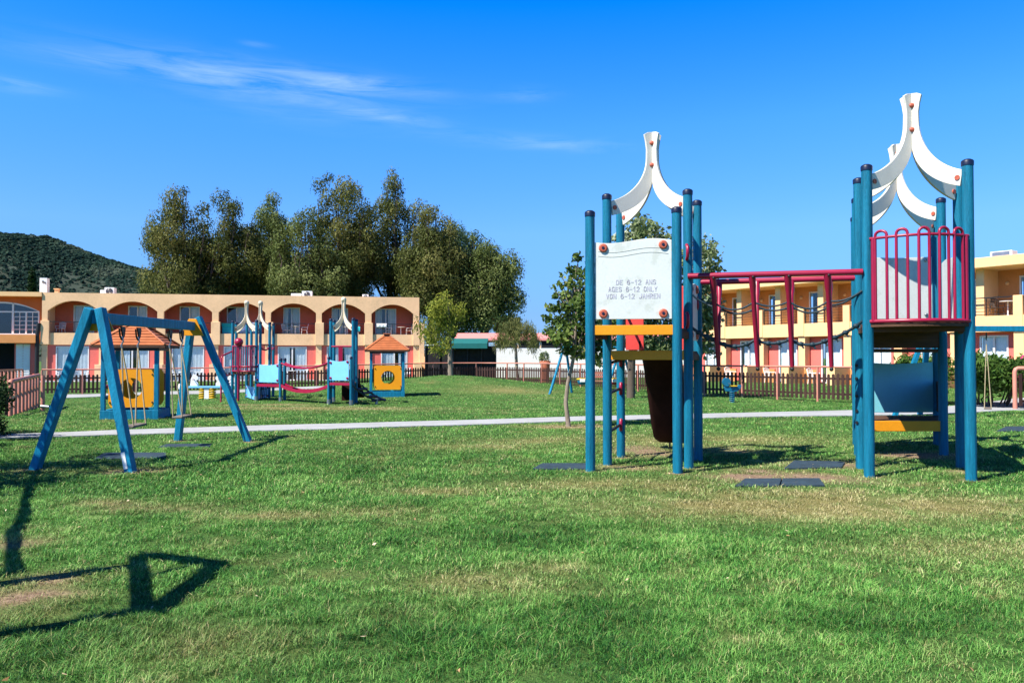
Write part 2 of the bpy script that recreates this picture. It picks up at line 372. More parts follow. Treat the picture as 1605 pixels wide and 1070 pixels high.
# grass blades: nobody could count them
def grass_mat():
    m = bpy.data.materials.new('grass_blade'); m.use_nodes = True; nt = m.node_tree; N = nt.nodes; L = nt.links
    p = N['Principled BSDF']; p.inputs['Roughness'].default_value = .55; p.inputs['Specular IOR Level'].default_value = .25
    def ramp(att, stops):
        a = N.new('ShaderNodeAttribute'); a.attribute_name = att; r = N.new('ShaderNodeValToRGB'); e = r.color_ramp.elements
        for i, (t, c) in enumerate(stops):
            x = e[i] if i < 2 else e.new(t); x.position = t; x.color = (*c, 1)
        L.new(a.outputs['Fac'], r.inputs[0]); return r.outputs[0]
    g = ramp('rnd', [(0,(.010,.068,.011)),(.40,(.062,.225,.034)),(.75,(.135,.365,.062)),(1,(.27,.49,.115))])
    s = ramp('rnd', [(0,(.14,.15,.04)),(.5,(.35,.32,.125)),(1,(.62,.53,.29))])
    d = N.new('ShaderNodeAttribute'); d.attribute_name = 'dry'; x = N.new('ShaderNodeMix'); x.data_type = 'RGBA'
    L.new(d.outputs['Fac'], x.inputs[0]); L.new(g, x.inputs[6]); L.new(s, x.inputs[7]); L.new(x.outputs[2], p.inputs['Base Color'])
    t = N.new('ShaderNodeBsdfTranslucent'); L.new(x.outputs[2], t.inputs['Color']); ms = N.new('ShaderNodeMixShader'); ms.inputs[0].default_value = .16
    L.new(p.outputs[0], ms.inputs[1]); L.new(t.outputs[0], ms.inputs[2]); L.new(ms.outputs[0], N['Material Output'].inputs['Surface']); return m
def blades(y0, y1, dens, ln, wd):
    xm = y1*.70+3.4; n = int(dens*(y1-y0)*2*xm)
    x = rng.uniform(-xm, xm, n); y = rng.uniform(y0, y1, n); k = (np.abs(x) < y*.70+3.4) & ((np.abs(x) < y*.66+.6) | (rng.random(n) < .5)); x = x[k]; y = y[k]
    dry, bare, lush = lawn_state(x, y)
    clump = np.clip(.62*vnoise(x, y, .13, 21)+.38*vnoise(x, y, .05, 22)+.0, 0, 1); clump = np.clip((clump-.5)*1.7+.5, 0, 1)
    k = (rng.random(len(x)) > bare*.93) & (rng.random(len(x)) < .22+.95*clump+.4*lush) & ~in_paths(x, y) & ~in_mats(x, y)
    x, y, dry, lush, clump = x[k], y[k], dry[k], lush[k], clump[k]; n = len(x)
    r = rng.random(n); h = ln*(.4+.95*rng.random(n)**1.4)*(1+.75*lush)*(.45+.95*clump)*(1-.3*dry); a = rng.uniform(0, 2*PI, n); w = wd*(.6+.6*rng.random(n))
    lean = h*(.5+1.5*rng.random(n)**1.5); la = a+rng.uniform(-.6, .6, n); z = height(x, y)
    dx, dy = np.cos(a)*w/2, np.sin(a)*w/2; ex, ey = -np.sin(la)*lean, np.cos(la)*lean
    v = np.empty((n, 5, 3))
    v[:,0] = np.stack([x-dx, y-dy, z-.008], -1); v[:,1] = np.stack([x+dx, y+dy, z-.008], -1)
    v[:,2] = np.stack([x+dx*.8+ex*.35, y+dy*.8+ey*.35, z+h*.6], -1); v[:,3] = np.stack([x-dx*.8+ex*.35, y-dy*.8+ey*.35, z+h*.6], -1)
    v[:,4] = np.stack([x+ex, y+ey, z+h*(.8+.2*rng.random(n))], -1)
    dd = np.clip(dry*1.1 + (rng.random(n) < .13+.5*dry)*rng.uniform(.3, .9, n), 0, 1)
    mac = .55*vnoise(x, y, .8, 23)+.45*vnoise(x, y, .28, 24); rr = np.clip(r**1.5*.95+.34*(clump-.5)+.80*(mac-.5)+.09-.08*lush, 0, 1)
    return v.reshape(-1, 3), rr.repeat(5), dd.repeat(5), n
parts = [blades(2.0, 2.9, 5000, .029, .0040), blades(2.9, 5.0, 16000, .029, .0034), blades(5.0, 8.5, 8500, .031, .0050), blades(8.5, 14, 2800, .034, .0080), blades(14, 25, 950, .034, .0115), blades(25, 44, 260, .032, .017)]
vv = np.concatenate([p[0] for p in parts]); nb = sum(p[3] for p in parts); b = np.arange(nb)[:, None]*5
tri = np.concatenate([b+np.array([0,1,2]), b+np.array([0,2,3]), b+np.array([3,2,4])], 1).reshape(-1, 3)
grass = np_mesh('grass', vv, tri, grass_mat(), {'rnd': np.concatenate([p[1] for p in parts]), 'dry': np.concatenate([p[2] for p in parts])})
n = 260; fx = rng.uniform(-7, 9, n); fy = 3+11*rng.random(n)**1.2; fz = height(fx, fy)+.03; a = rng.uniform(0, 2*PI, n); L2 = rng.uniform(.010, .022, n); q4 = np.empty((n, 4, 3))
for j, (u1, v1) in enumerate(((1,0),(.1,.55),(-1,.1),(-.1,-.5))): q4[:,j] = np.stack([fx+(u1*np.cos(a)-v1*np.sin(a))*L2, fy+(u1*np.sin(a)+v1*np.cos(a))*L2, fz+rng.uniform(0,.018,n)], -1)
fl = np_mesh('fallen_leaves', q4.reshape(-1, 3), np.arange(n*4).reshape(-1, 4), leafmat('dry_leaves', [(0,(.28,.13,.05)),(.5,(.50,.33,.16)),(1,(.74,.62,.42))], .1), {'rnd': rng.random(n).repeat(4)}); tag(fl, 'small dry tan leaves scattered over the lawn', 'leaf litter', kind='stuff')
tag(grass, 'short patchy green and straw coloured grass of the lawn', 'grass', kind='stuff')

# ------------------------------------------------------------------ foliage
def leaf_mesh(name, clumps, m, parent, n, size, droop=0.0, shell=.55, off=None, aspect=.45, face=0.0):
    """clumps: (centre, (rx, ry, rz)); leaves fill each clump, denser near its skin"""
    C = np.array([tuple(c) for c, r in clumps]); R = np.array([r for c, r in clumps]); vol = (R[:,0]*R[:,1]*R[:,2])**(.75); pr = vol/vol.sum()
    k = rng.choice(len(C), n, p=pr); d = rng.normal(size=(n, 3)); d /= np.linalg.norm(d, axis=1)[:, None]; rad = shell+(1-shell)*rng.random(n)**.6; rad *= 1+.12*rng.normal(size=n)
    p = C[k]+d*R[k]*rad[:, None]
    if droop: p[:,2] -= droop*rng.random(n)**2*R[k][:,2]
    tone = rng.random(len(C))
    ax = rng.normal(size=(n, 3)); ax[:,2] -= 1.6*droop; ax += d*.5*(1-face); ax -= face*d*(ax*d).sum(1)[:, None]; ax /= np.linalg.norm(ax, axis=1)[:, None]
    s = rng.normal(size=(n, 3)); s = s*(1-face)+face*1.6*np.cross(d, ax); s -= ax*(s*ax).sum(1)[:, None]; s /= np.linalg.norm(s, axis=1)[:, None]
    L = size*(.6+.8*rng.random(n))[:, None]; W = L*aspect
    nrm = np.cross(ax, s)
    v = np.empty((n, 4, 3)); v[:,0] = p-ax*L/2; v[:,1] = p+s*W/2+nrm*L*.06; v[:,2] = p+ax*L/2; v[:,3] = p-s*W/2+nrm*L*.06
    o_ = wl(parent) if parent else V((0,0,0)); v -= np.array(tuple(o_))
    rn = np.clip(.55*tone[k]+.5*rng.random(n), 0, 1)
    return np_mesh(name, v.reshape(-1, 3), np.arange(n*4).reshape(-1, 4), m, {'rnd': rn.repeat(4)}, parent)
def limb(mb, p, q, r0, r1, wob=.06, n=6):
    p = V(p); q = V(q); L = (q-p).length; pts = []
    for i in range(n+1):
        t = i/n; a = p.lerp(q, t)
        if 0 < i < n: a += V((random.gauss(0, 1), random.gauss(0, 1), random.gauss(0, .4)))*L*wob*.5
        pts.append(a)
    mb.tube(pts, [r0+(r1-r0)*i/n for i in range(n+1)], 8)
L_EUC = [leafmat('olive_leaves', [(0,(.028,.046,.011)),(.5,(.105,.124,.030)),(1,(.235,.225,.070))], .25), leafmat('green_leaves', [(0,(.028,.050,.012)),(.5,(.105,.142,.036)),(1,(.215,.255,.085))], .25), leafmat('grey_green_leaves', [(0,(.026,.054,.022)),(.5,(.105,.165,.072)),(1,(.24,.33,.165))], .25)]
L_SAP = leafmat('sapling_leaves', [(0,(.03,.06,.014)),(.5,(.115,.18,.04)),(.85,(.26,.33,.08)),(1,(.42,.40,.16))], .3)
L_POP = leafmat('silver_leaves', [(0,(.05,.08,.03)),(.45,(.16,.21,.075)),(.75,(.30,.35,.21)),(1,(.60,.62,.50))], .25)
L_YEL = leafmat('yellow_leaves', [(0,(.08,.11,.02)),(.5,(.23,.27,.035)),(1,(.46,.44,.08))], .35)
L_WEEP = leafmat('weeping_leaves', [(0,(.05,.07,.02)),(.5,(.15,.17,.05)),(1,(.28,.27,.10))], .35)
L_HEDGE = leafmat('hedge_leaves', [(0,(.018,.040,.008)),(.5,(.06,.13,.022)),(1,(.18,.28,.06))], .3)
L_DARK = leafmat('dark_hedge_leaves', [(0,(.008,.020,.006)),(.6,(.022,.050,.014)),(1,(.06,.10,.03))], .25)

EUC = [ # px, top py, half spread px, bottom py, depth, material, label
 (283,291,58,545,80,0,'leftmost tall eucalyptus in the row behind the arched hotel'),
 (358,298,50,545,84,0,'tall dark olive eucalyptus second from the left behind the arched hotel'),
 (424,297,46,545,88,1,'tall green eucalyptus with pale thin crown in the middle of the row'),
 (478,325,48,545,79,1,'lower bushy eucalyptus just left of the tallest crown'),
 (537,262,58,545,84,0,'tallest eucalyptus with brownish crown behind the arched hotel'),
 (612,266,58,545,88,0,'broad brownish eucalyptus right of the tallest one'),
 (676,312,42,545,80,0,'dense dark eucalyptus above the right end of the arched hotel'),
 (712,345,44,515,90,2,'pale grey-green eucalyptus right of the arched hotel'),
 (762,372,40,492,82,1,'rightmost eucalyptus with drooping dark branches over the low white house')]
for (px, top, hw, bot, D, mi, lab) in EUC:
    b = at(px, D); zt = zy(top, D); zb = max(zy(bot, D), 2.5); w = hw*1.22*D/F
    t = thing('eucalyptus_tree', lab, 'tree', b, 'eucalyptus trees behind the hotel'); mb = MB(); cl = []
    zt -= .2; H_ = zt-zb
    limb(mb, b-V((0,0,.3)), b+V((random.uniform(-.6,.6), 0, zt*.72)), .42, .14, .03, 8)
    for i in range(10):
        an = i*2.4+random.uniform(-.5,.5); rr = w*(.12+.80*(i/9)**.8); q = V((rr*math.cos(an), rr*math.sin(an)*.85, 0)); zt_ = zt-(rr/w)**1.7*H_*.42-random.uniform(0, .10)*H_
        p0 = b+V((0,0,zt*random.uniform(.22,.45))); p2 = b+q+V((0,0,zt_)); p1 = p0.lerp(p2, .5)+q*.25-V((0,0,.06*H_))
        limb(mb, p0, p1, .17, .10, .05, 4); limb(mb, p1, p2, .10, .03, .05, 4)
        for j in range(8):
            t_ = .30+.70*j/7; c = p0.lerp(p1, t_*2) if t_ < .5 else p1.lerp(p2, t_*2-1); sp_ = .30*w*(1.1-.75*t_)
            c = c+V((random.gauss(0, sp_), random.gauss(0, sp_), random.gauss(0, .5)))
            if c.z < zb: continue
            qq = random.uniform(.65, 1.6)*(1.15-.40*t_); cl.append((c, (qq, qq, qq*random.uniform(.8, 1.25))))
            if j % 3 == 1: limb(mb, p1, c, .06, .02, .08, 4)
    for i in range(20):
        dv = V((random.gauss(0,1), random.gauss(0,1), abs(random.gauss(0,1))*1.1-.35)).normalized(); k_ = random.uniform(.62, 1.02); qq = random.uniform(.6, 1.5)
        cl.append((b+V((dv.x*w*k_, dv.y*w*k_*.9, zb+H_*.50+dv.z*(H_*.50-.3)*k_)), (qq, qq, qq*random.uniform(.8, 1.2))))
    for i in range(18):
        an = random.uniform(0, 2*PI); rr = w*math.sqrt(random.random())*1.02; qq = random.uniform(.8, 1.7); cl.append((b+V((rr*math.cos(an), rr*math.sin(an)*.9, zb+H_*random.uniform(0, .55))), (qq, qq, qq)))
    if lab.startswith('rightmost'):
        for px2, py2, q in [(775,440,1.3),(785,462,1.1),(792,474,1.0),(800,482,.8),(770,478,1.2),(778,492,.9),(797,494,.6),(760,500,1.1),(748,510,1.2),(788,452,.8),(772,398,1.2),(782,412,.9)]:
            c = at(px2, D+random.uniform(-1,1), zy(py2, D)); cl.append((c, (q,q,q*.9))); limb(mb, b+V((0,0,max(3, c.z*.8))), c, .10, .03, .06, 5)
    mb.build('trunk', M['barkd'], t); leaf_mesh('crown', cl, L_EUC[mi], t, 42000, .28, .8, .52, aspect=.40, face=.68)
# trailing sprays of the rightmost tree
def tree(name, lab, cat, base, trunk, clumps, m, n, size, bark, droop=0.0, limbs=(), group=None, shell=.4, aspect=.55):
    t = thing(name, lab, cat, base, group); mb = MB(); mb.tube(trunk[0], trunk[1], 10)
    for p, q, r0, r1 in limbs: limb(mb, p, q, r0, r1)
    mb.build('trunk', bark, t); leaf_mesh('crown', clumps, m, t, n, size, droop, shell, aspect=aspect); return t
# sapling beside the sign tower
b = gp(891,668); D = b.y
tp = [at(891.5,D,-.1), at(889,D,zy(650,D)), at(886.5,D,zy(630,D)), at(890,D+.1,zy(600,D)), at(896,D+.1,zy(575,D)), at(901,D,zy(550,D)), at(903,D,zy(500,D)), at(908,D,zy(450,D)), at(906,D,zy(410,D))]
cl = []; lm = []
for (px, py, r) in [(905,402,.22),(898,420,.26),(910,430,.34),(895,440,.28),(880,446,.2),(905,455,.42),(888,462,.3),(868,449,.14),(872,462,.18),(915,475,.5),(893,482,.42),(873,480,.26),(862,486,.16),(857,497,.17),(872,505,.34),(895,508,.5),(918,505,.5),(935,490,.4),(862,517,.26),(880,525,.42),(905,530,.5),(930,525,.45),(868,533,.24),(888,545,.36),(910,550,.42),(932,548,.4),(945,520,.35),(925,440,.35),(940,462,.3),(938,565,.28),(958,505,.3),(955,535,.3),(925,412,.2),(858,480,.1),(880,428,.1)]:
    c = at(px, D+random.uniform(-.45,.45), zy(py, D)); cl.append((c, (r*.64, r*.64, r*.54))); lm.append((at(902+(px-902)*.12, D, zy(min(560, py+35+abs(px-902)*.5), D)), c, .018, .006))
tree('sapling_tree', 'young leafy tree with bent pale trunk beside the left post of the sign tower', 'tree', b, (tp, [.062,.05,.046,.043,.04,.036,.028,.016,.006]), cl, L_SAP, 3900, .10, M['bark'], .15, lm, shell=.1, aspect=.7)
# silvery tree behind the sign tower
D = 30.0; b = at(988, D); cl = []; lm = []
for i in range(46):
    px = random.uniform(945, 1120); py = random.uniform(350, 545)
    if ((px-1030)/95)**2+((py-455)/110)**2 > 1: continue
    if py < 400 and (px > 1045 or px < 960): continue
    c = at(px, D+random.uniform(-1.6,1.6), zy(py, D)); r = random.uniform(.4,.75); cl.append((c, (r,r,r*.9)))
for px, py, r in [(1000,345,.4),(1010,360,.55),(985,365,.5),(1028,372,.4),(970,380,.4),(1108,400,.45),(1118,425,.4),(1100,440,.6),(1118,470,.45),(1110,500,.6),(1090,520,.7),(1120,445,.3),(1105,545,.6),(1085,470,.7),(1098,415,.4),(1020,385,.6),(995,390,.6),(950,400,.4),(1060,520,.7),(1030,535,.7),(1000,530,.6),(1105,392,.25)]:
    c = at(px, D+random.uniform(-.8,.8), zy(py, D)); cl.append((c, (r,r,r*.9)))
for c, r in cl[::2]: lm.append((b+V(((c.x-b.x)*.2, 0, max(1.6, c.z*.6))), c, .05, .012))
tree('poplar_tree', 'taller tree with silvery leaves rising behind the white sign panel', 'tree', b, ([b-V((0,0,.2)), b+V((.05,0,1.5)), b+V((.5,0,3.2)), b+V((.9,0,5.0))], [.17,.15,.11,.05]), cl, L_POP, 12500, .17, M['barkd'], .1, lm, shell=.15, aspect=.65)
# yellowish tree on the mound
b0 = at(706, 40.2); b0.z = gz(b0.x, b0.y); D = b0.y; cl = []; lm = []
tp = [b0-V((0,0,.2)), at(705.5,D,zy(560,D)), at(704,D,zy(530,D)), at(704,D,zy(505,D)), at(702,D,zy(478,D))]
for i in range(34):
    px = random.gauss(697, 14); py = random.uniform(470, 552); w = .45 if py < 530 else .3
    if px > 722: continue
    c = at(px-(3 if py > 500 else 0), D+random.uniform(-.9,.9), zy(py, D)); cl.append((c, (w, w, w*1.2))); lm.append((at(704, D, zy(min(540, py+22), D)), c, .02, .006))
tree('yellowing_tree', 'small thin tree with yellow-green leaves and pale trunk on the grass mound', 'tree', b0, (tp, [.14,.12,.1,.07,.03]), cl, L_YEL, 4200, .16, M['bark'], .7, lm, shell=.05, aspect=.35)
# weeping tree by the white house
D = 52.0; b0 = at(811, D); cl = []; lm = []
tp = [b0-V((0,0,.2)), at(809,D,zy(560,D)), at(808,D,zy(535,D)), at(808,D,zy(512,D))]
for i in range(60):
    an = random.uniform(0, 2*PI); rr = random.random()**.6*1.55; z = zy(508, D)-rr**2*.42+random.uniform(-.4,.3)
    c = b0+V((rr*math.cos(an), rr*math.sin(an), z)); cl.append((c, (.28,.28,.5))); 
    if i % 3 == 0: lm.append((at(808,D,zy(520,D)), c, .02, .005))
tree('weeping_tree', 'small drooping feathery tree in front of the low white house', 'tree', b0, (tp, [.11,.1,.08,.05]), cl, L_WEEP, 4200, .34, M['bark'], 1.3, lm, shell=.05, aspect=.10)
D = 63; cl = [(at(795+random.uniform(-14,14), D+random.uniform(-.6,.6), zy(random.uniform(499,518), D)), (.7,.7,.55)) for i in range(12)]; b0 = at(793, D+4)
tree('round_tree', 'dark bushy tree showing above the pink roof of the low white house', 'tree', b0, ([b0, b0+V((0,-4,3.2))], [.2,.1]), [(c+V((0,4,0)), r) for c, r in cl], L_DARK, 2600, .3, M['barkd'])
def shrub(name, lab, cat, cs, m, n, size, group=None, flowers=None):
    c0 = V((cs[0][0].x, cs[0][0].y, gz(cs[0][0].x, cs[0][0].y))); t = thing(name, lab, cat, c0, group)
    mb = MB()
    for c, r in cs[:14]: limb(mb, V((c.x*.6+c0.x*.4, c.y*.6+c0.y*.4, c0.z-.05)), c, .03, .008, .1, 4)
    mb.build('stems', M['barkd'], t); leaf_mesh('foliage', cs, m, t, n, size, 0, .2, aspect=.4)
    if flowers:
        fb = MB()
        for p in flowers: fb.ball(p, .032, 8)
        fb.build('flowers', M['pinkfl'], t)
    return t
def mass(x0, x1, D0, D1, top, bot, n, r):
    o = []
    for i in range(n):
        f = random.random(); px = x0+(x1-x0)*f; D = D0+(D1-D0)*random.random(); tp_ = top(px) if callable(top) else top
        py = tp_+(bot-tp_)*random.random()**.9; o.append((at(px, D, max(.12, zy(py, D))), (r*random.uniform(.7,1.3),)*3))
    return o
shrub('oleander_hedge', 'dense green oleander hedge with long leaves behind the right tower', 'hedge', mass(1512,1600,23.8,26,lambda p: 574-8*math.sin((p-1512)/22)-(6 if p < 1540 else 0),602,80,.34), L_HEDGE, 11000, .16, flowers=[at(1603,23.6,zy(558,23.6)), at(1601,23.6,zy(561,23.6)), at(1597,23.6,zy(590,23.6))])
shrub('oleander_hedge', 'loose leafy shrub seen between the posts under the right tower', 'hedge', mass(1412,1480,25,27,lambda p: 566-6*math.sin(p/9),606,50,.30), L_HEDGE, 5200, .16)
shrub('oleander_hedge', 'green shrub with a pink flower at the right edge above the pink gate rail', 'hedge', mass(1592,1680,24.6,27,556,600,40,.36), L_HEDGE, 5200, .16)
shrub('clipped_hedge', 'dark clipped hedge at the left edge in front of the pink pipe fence', 'hedge', mass(-230,6,14.2,16.2,lambda p: 590+max(0, p)*.8,684,170,.24), L_DARK, 15000, .09)
shrub('clipped_hedge', 'second clipped dark hedge in shade left of the lawn', 'hedge', [(V((random.uniform(-11.5,-8.9), random.uniform(9.6,13.6), random.uniform(.15,1.35))), (.35,.35,.3)) for i in range(90)], L_DARK, 9000, .1)
shrub('potted_shrub', 'pale leafy shrub in the terracotta pot by the low white house', 'plant', [(at(854+random.uniform(-7,7), 50+random.uniform(-.2,.2), zy(random.uniform(554,564), 50)), (.16,.16,.16)) for i in range(12)], L_POP, 500, .16)
D = 50; t = thing('plant_pot', 'large terracotta pot holding a pale shrub by the low white house', 'pot', at(854.5, D, 0))
MB().lathe(at(854.5,D,0), [(.20,.0),(.26,.5),(.30,1.1),(.30,1.2)], 20).build('body', M['pot'], t); MB().lathe(at(854.5,D,0), [(.34,1.2),(.35,1.3),(.27,1.31)], 20).build('rim', M['pot'], t)

# hill
def hill():
    pr = [(-900,330),(-300,338),(-60,352),(0,361),(30,357),(65,358),(85,367),(120,383),(150,394),(185,404),(215,413),(300,432),(380,446),(470,475),(560,520),(640,552),(700,563),(1200,566)]
    px = np.array([p[0] for p in pr], float); py = np.array([p[1] for p in pr], float)
    D0 = 620.0; xs = np.arange(-620, 60, 4.0); ys = np.arange(330, 760, 5.0); X, Y = np.meshgrid(xs, ys, indexing='ij')
    ridge = EYE+(HZ-np.interp(X/D0*F+CX, px, py))/F*D0; ridge = np.maximum(ridge, -4)
    t = np.clip((Y-330)/(D0-330), 0, 1); prof = np.where(Y < D0, sstep(t*.9+.05)/sstep(np.array(.95)), 1-.35*np.clip((Y-D0)/140, 0, 1)**1.5)
    gul = 1-.16*np.sin(X/38+Y/60)*(1-np.clip((Y-330)/290, 0, 1))
    Z = ridge*prof*gul-6*(1-t)+(vnoise(X, Y, 45, 31)-.5)*7*np.minimum(1, ridge/60)-3.5
    return xs, ys, X, Y, Z
xs, ys, X, Y, Z = hill(); nx, ny = X.shape; idx = np.arange(nx*ny).reshape(nx, ny)
M['hillm'] = mat('hazy_hill_scrub', (.030,.046,.026), .95, .4, .05, fine=.3, c2=(.040,.062,.048))  # greens pushed toward blue, distance haze put into the ground colour
h = np_mesh('hills', np.stack([X, Y, Z], -1).reshape(-1, 3), np.stack([idx[:-1,:-1], idx[1:,:-1], idx[1:,1:], idx[:-1,1:]], -1).reshape(-1, 4), M['hillm'], smooth=True); tag(h, kind='structure')
n = 62000; fx = rng.uniform(-600, 0, n); fy = 340+rng.random(n)*330; keep = rng.random(n) < np.clip(vnoise(fx, fy, 40, 33)*2.6-.3, .25, 1); fx, fy = fx[keep], fy[keep]; n = len(fx)
ii = np.clip(((fx+620)/4).astype(int), 0, nx-1); jj = np.clip(((fy-330)/5).astype(int), 0, ny-1); fz = Z[ii, jj]; keep = fz > 2; fx, fy, fz = fx[keep], fy[keep], fz[keep]; n = len(fx)
lf = 8; cr = rng.uniform(.8, 1.9, n); d = rng.normal(size=(n, lf, 3)); d[:,:,2] = np.abs(d[:,:,2])*.9+.05; d /= np.linalg.norm(d, axis=2)[:,:,None]
ctr = np.stack([fx, fy, fz-.2], -1)[:,None,:]+d*(cr[:,None]*rng.uniform(.75,1.05,(n, lf)))[:,:,None]*np.array([1,1,.85])
a = np.cross(d, rng.normal(size=(n, lf, 3))); a /= np.linalg.norm(a, axis=2)[:,:,None]; a += d*.2; bb = np.cross(d, a); s = (cr*.62)[:,None,None]
q = np.stack([ctr-a*s, ctr+bb*s, ctr+a*s, ctr-bb*s], 2).reshape(-1, 3)
tone = np.clip(1.7*(vnoise(fx, fy*.6, 26, 35)-.5)+.45+.5*(rng.random(n)-.5), 0, 1)
L_HILL = leafmat('hazy_forest_leaves', [(0,(.022,.052,.040)),(.6,(.044,.088,.062)),(1,(.095,.130,.092))], .35, .9)  # lightened blue-greens carry the haze of distance in the leaf colour
fo = np_mesh('hill_forest', q, np.arange(len(q)).reshape(-1, 4), L_HILL, {'rnd': tone.repeat(lf*4)}); tag(fo, 'dark green scrub forest covering the hill at the left', 'forest', kind='stuff')
D = 300; b0 = at(49, D, 0); tree('cypress_tree', 'dark narrow tree on the hill foot beside the white chimney', 'tree', b0, ([b0-V((0,0,2)), at(49,D,zy(430,D))], [.5,.1]), [(at(49, D, zy(y, D)), (1.0+.8*(y-424)/40, 1.2, 2.4)) for y in range(428, 480, 6)], L_DARK, 1600, 1.0, M['barkd'])

# ------------------------------------------------------------------ buildings
class Facade:
    def __init__(s, o, p): s.o = V((*o, 0)); s.L = math.hypot(p[0]-o[0], p[1]-o[1]); s.u = V(((p[0]-o[0])/s.L, (p[1]-o[1])/s.L, 0)); s.n = V((s.u.y, -s.u.x, 0))
    def W(s, u, d, z): return s.o + s.u*u - s.n*d + V((0,0,z))
    def fb(s, mb, u0, u1, d0, d1, z0, z1): return mb.obox(s.W(u0,d0,z0), s.u*(u1-u0), -s.n*(d1-d0), (0,0,z1-z0))
def archz(t, zs, zc): return zs+(zc-zs)*(1-abs(2*t-1)**2.1)
def curtain(fc, u0, u1, d, z0, z1, m, parent, name='curtain'):
    k = max(8, int((u1-u0)/.045)); mb = MB(); vs = []
    for i in range(k+1):
        u = u0+(u1-u0)*i/k; dd = d+.012*math.sin(i*1.15+.6*math.sin(i*.37))
        for j in range(4):
            vs.append(fc.W(u+.01*math.sin(i*.7+j), dd*1.0, z0+(z1-z0)*j/3))
    mb.add(vs, [(i*4+j, (i+1)*4+j, (i+1)*4+j+1, i*4+j+1) for i in range(k) for j in range(3)], True); return mb.build(name, m, parent)
def window(fc, root, u0, u1, z0, z1, d, cm, gap=None, panes=2, name='window', bar=None):
    """a glazed door: frame, panes of glass, curtains and a near-black sheet for the unlit space behind"""
    w = .075; mb = MB()
    fc.fb(mb, u0, u0+w, d-.06, d+.04, z0, z1); fc.fb(mb, u1-w, u1, d-.06, d+.04, z0, z1); fc.fb(mb, u0+w, u1-w, d-.06, d+.04, z1-w, z1); fc.fb(mb, u0+w, u1-w, d-.06, d+.04, z0, z0+w*.7)
    us = [u0+w+(u1-u0-2*w)*i/panes for i in range(panes+1)]
    for x in us[1:-1]: fc.fb(mb, x-.05, x+.05, d-.052, d+.03, z0+w*.7, z1-w)
    f = mb.build(name, M['frame'], root)
    for a, b_ in zip(us[:-1], us[1:]):
        g = MB(); fc.fb(g, a, b_, d-.012, d-.004, z0+w*.7, z1-w); g.build('pane', M['glass'], f)
    r = MB(); fc.fb(r, u0+.01, u1-.01, d+.34, d+.36, z0, z1); r.build('dark_backing', M['dark'], f)  # flat black sheet, the unlit interior put into its colour
    g0, g1 = gap if gap else (9, 9)
    L_ = u1-u0-2*w
    if gap is None: curtain(fc, u0+w, u1-w, d+.09, z0+.03, z1-w, cm, f)
    else:
        if g0 > .04: curtain(fc, u0+w, u0+w+L_*g0, d+.09, z0+.03, z1-w, cm, f)
        if g1 < .96: curtain(fc, u0+w+L_*g1, u1-w, d+.09, z0+.03, z1-w, cm, f)
    return f
def railing(fc, root, u0, u1, d, z0, z1, posts, wires=3, name='railing'):
    mb = MB(); mb.beam(fc.W(u0,d,z1), fc.W(u1,d,z1), .05, .05); mb.beam(fc.W(u0,d,z0+.08), fc.W(u1,d,z0+.08), .03, .03)
    for k in range(wires): z = z0+.08+(z1-z0-.08)*(k+1)/(wires+1); mb.tube([fc.W(u0,d,z), fc.W(u1,d,z)], .008, 5)
    for u in posts: mb.beam(fc.W(u,d,z0), fc.W(u,d,z1), .04, .04, fc.n)
    return mb.build(name, M['black'], root)

# ---- arched hotel at the left
A = Facade((-35.1,59.4), (-7.5,64.4)); G0 = -.25
hot = thing('hotel_building', 'long cream two-storey hotel with seven arched balconies and terracotta back walls', 'building', A.W(14,0,0))
openings = [(.39,3.98),(4.52,8.10),(8.56,12.09),(12.56,16.05),(16.46,19.91),(20.35,23.73),(24.23,27.58)]
edges = [(0,.39)]+[(openings[i][1], openings[i+1][0]) for i in range(6)]+[(27.58,28.04)]
DP = 1.7
mb = MB()
for (a, b_) in openings:                                 # wall above the arches, as one band per opening
    k = 18; lo = [A.W(a+(b_-a)*i/k, 0, archz(i/k, 5.05, 5.80)) for i in range(k+1)]; hi = [A.W(a+(b_-a)*i/k, 0, 6.40) for i in range(k+1)]
    mb.strip(lo, hi, -A.n*.34)
for (a, b_) in edges: A.fb(mb, a, b_, 0, .34, 3.39, 6.40)
A.fb(mb, 0, 28.04, 0, .34, 2.50, 3.39)
for i, (a, b_) in enumerate(edges): A.fb(mb, a, b_, 0, .12, G0-.3, 2.50)
A.fb(mb, 27.75, 28.04, .34, 9, G0-.3, 6.40); A.fb(mb, 0, .3, .34, 9, G0-.3, 6.40)
mb.build('wall', M['cream'], hot)
mb = MB(); A.fb(mb, .3, 27.75, .34, 9, 6.12, 6.30); mb.build('roof', M['cream'], hot)
mb = MB(); A.fb(mb, .3, 27.75, .34, DP+.3, 2.62, 3.30); mb.build('balcony_slab', M['cream'], hot)
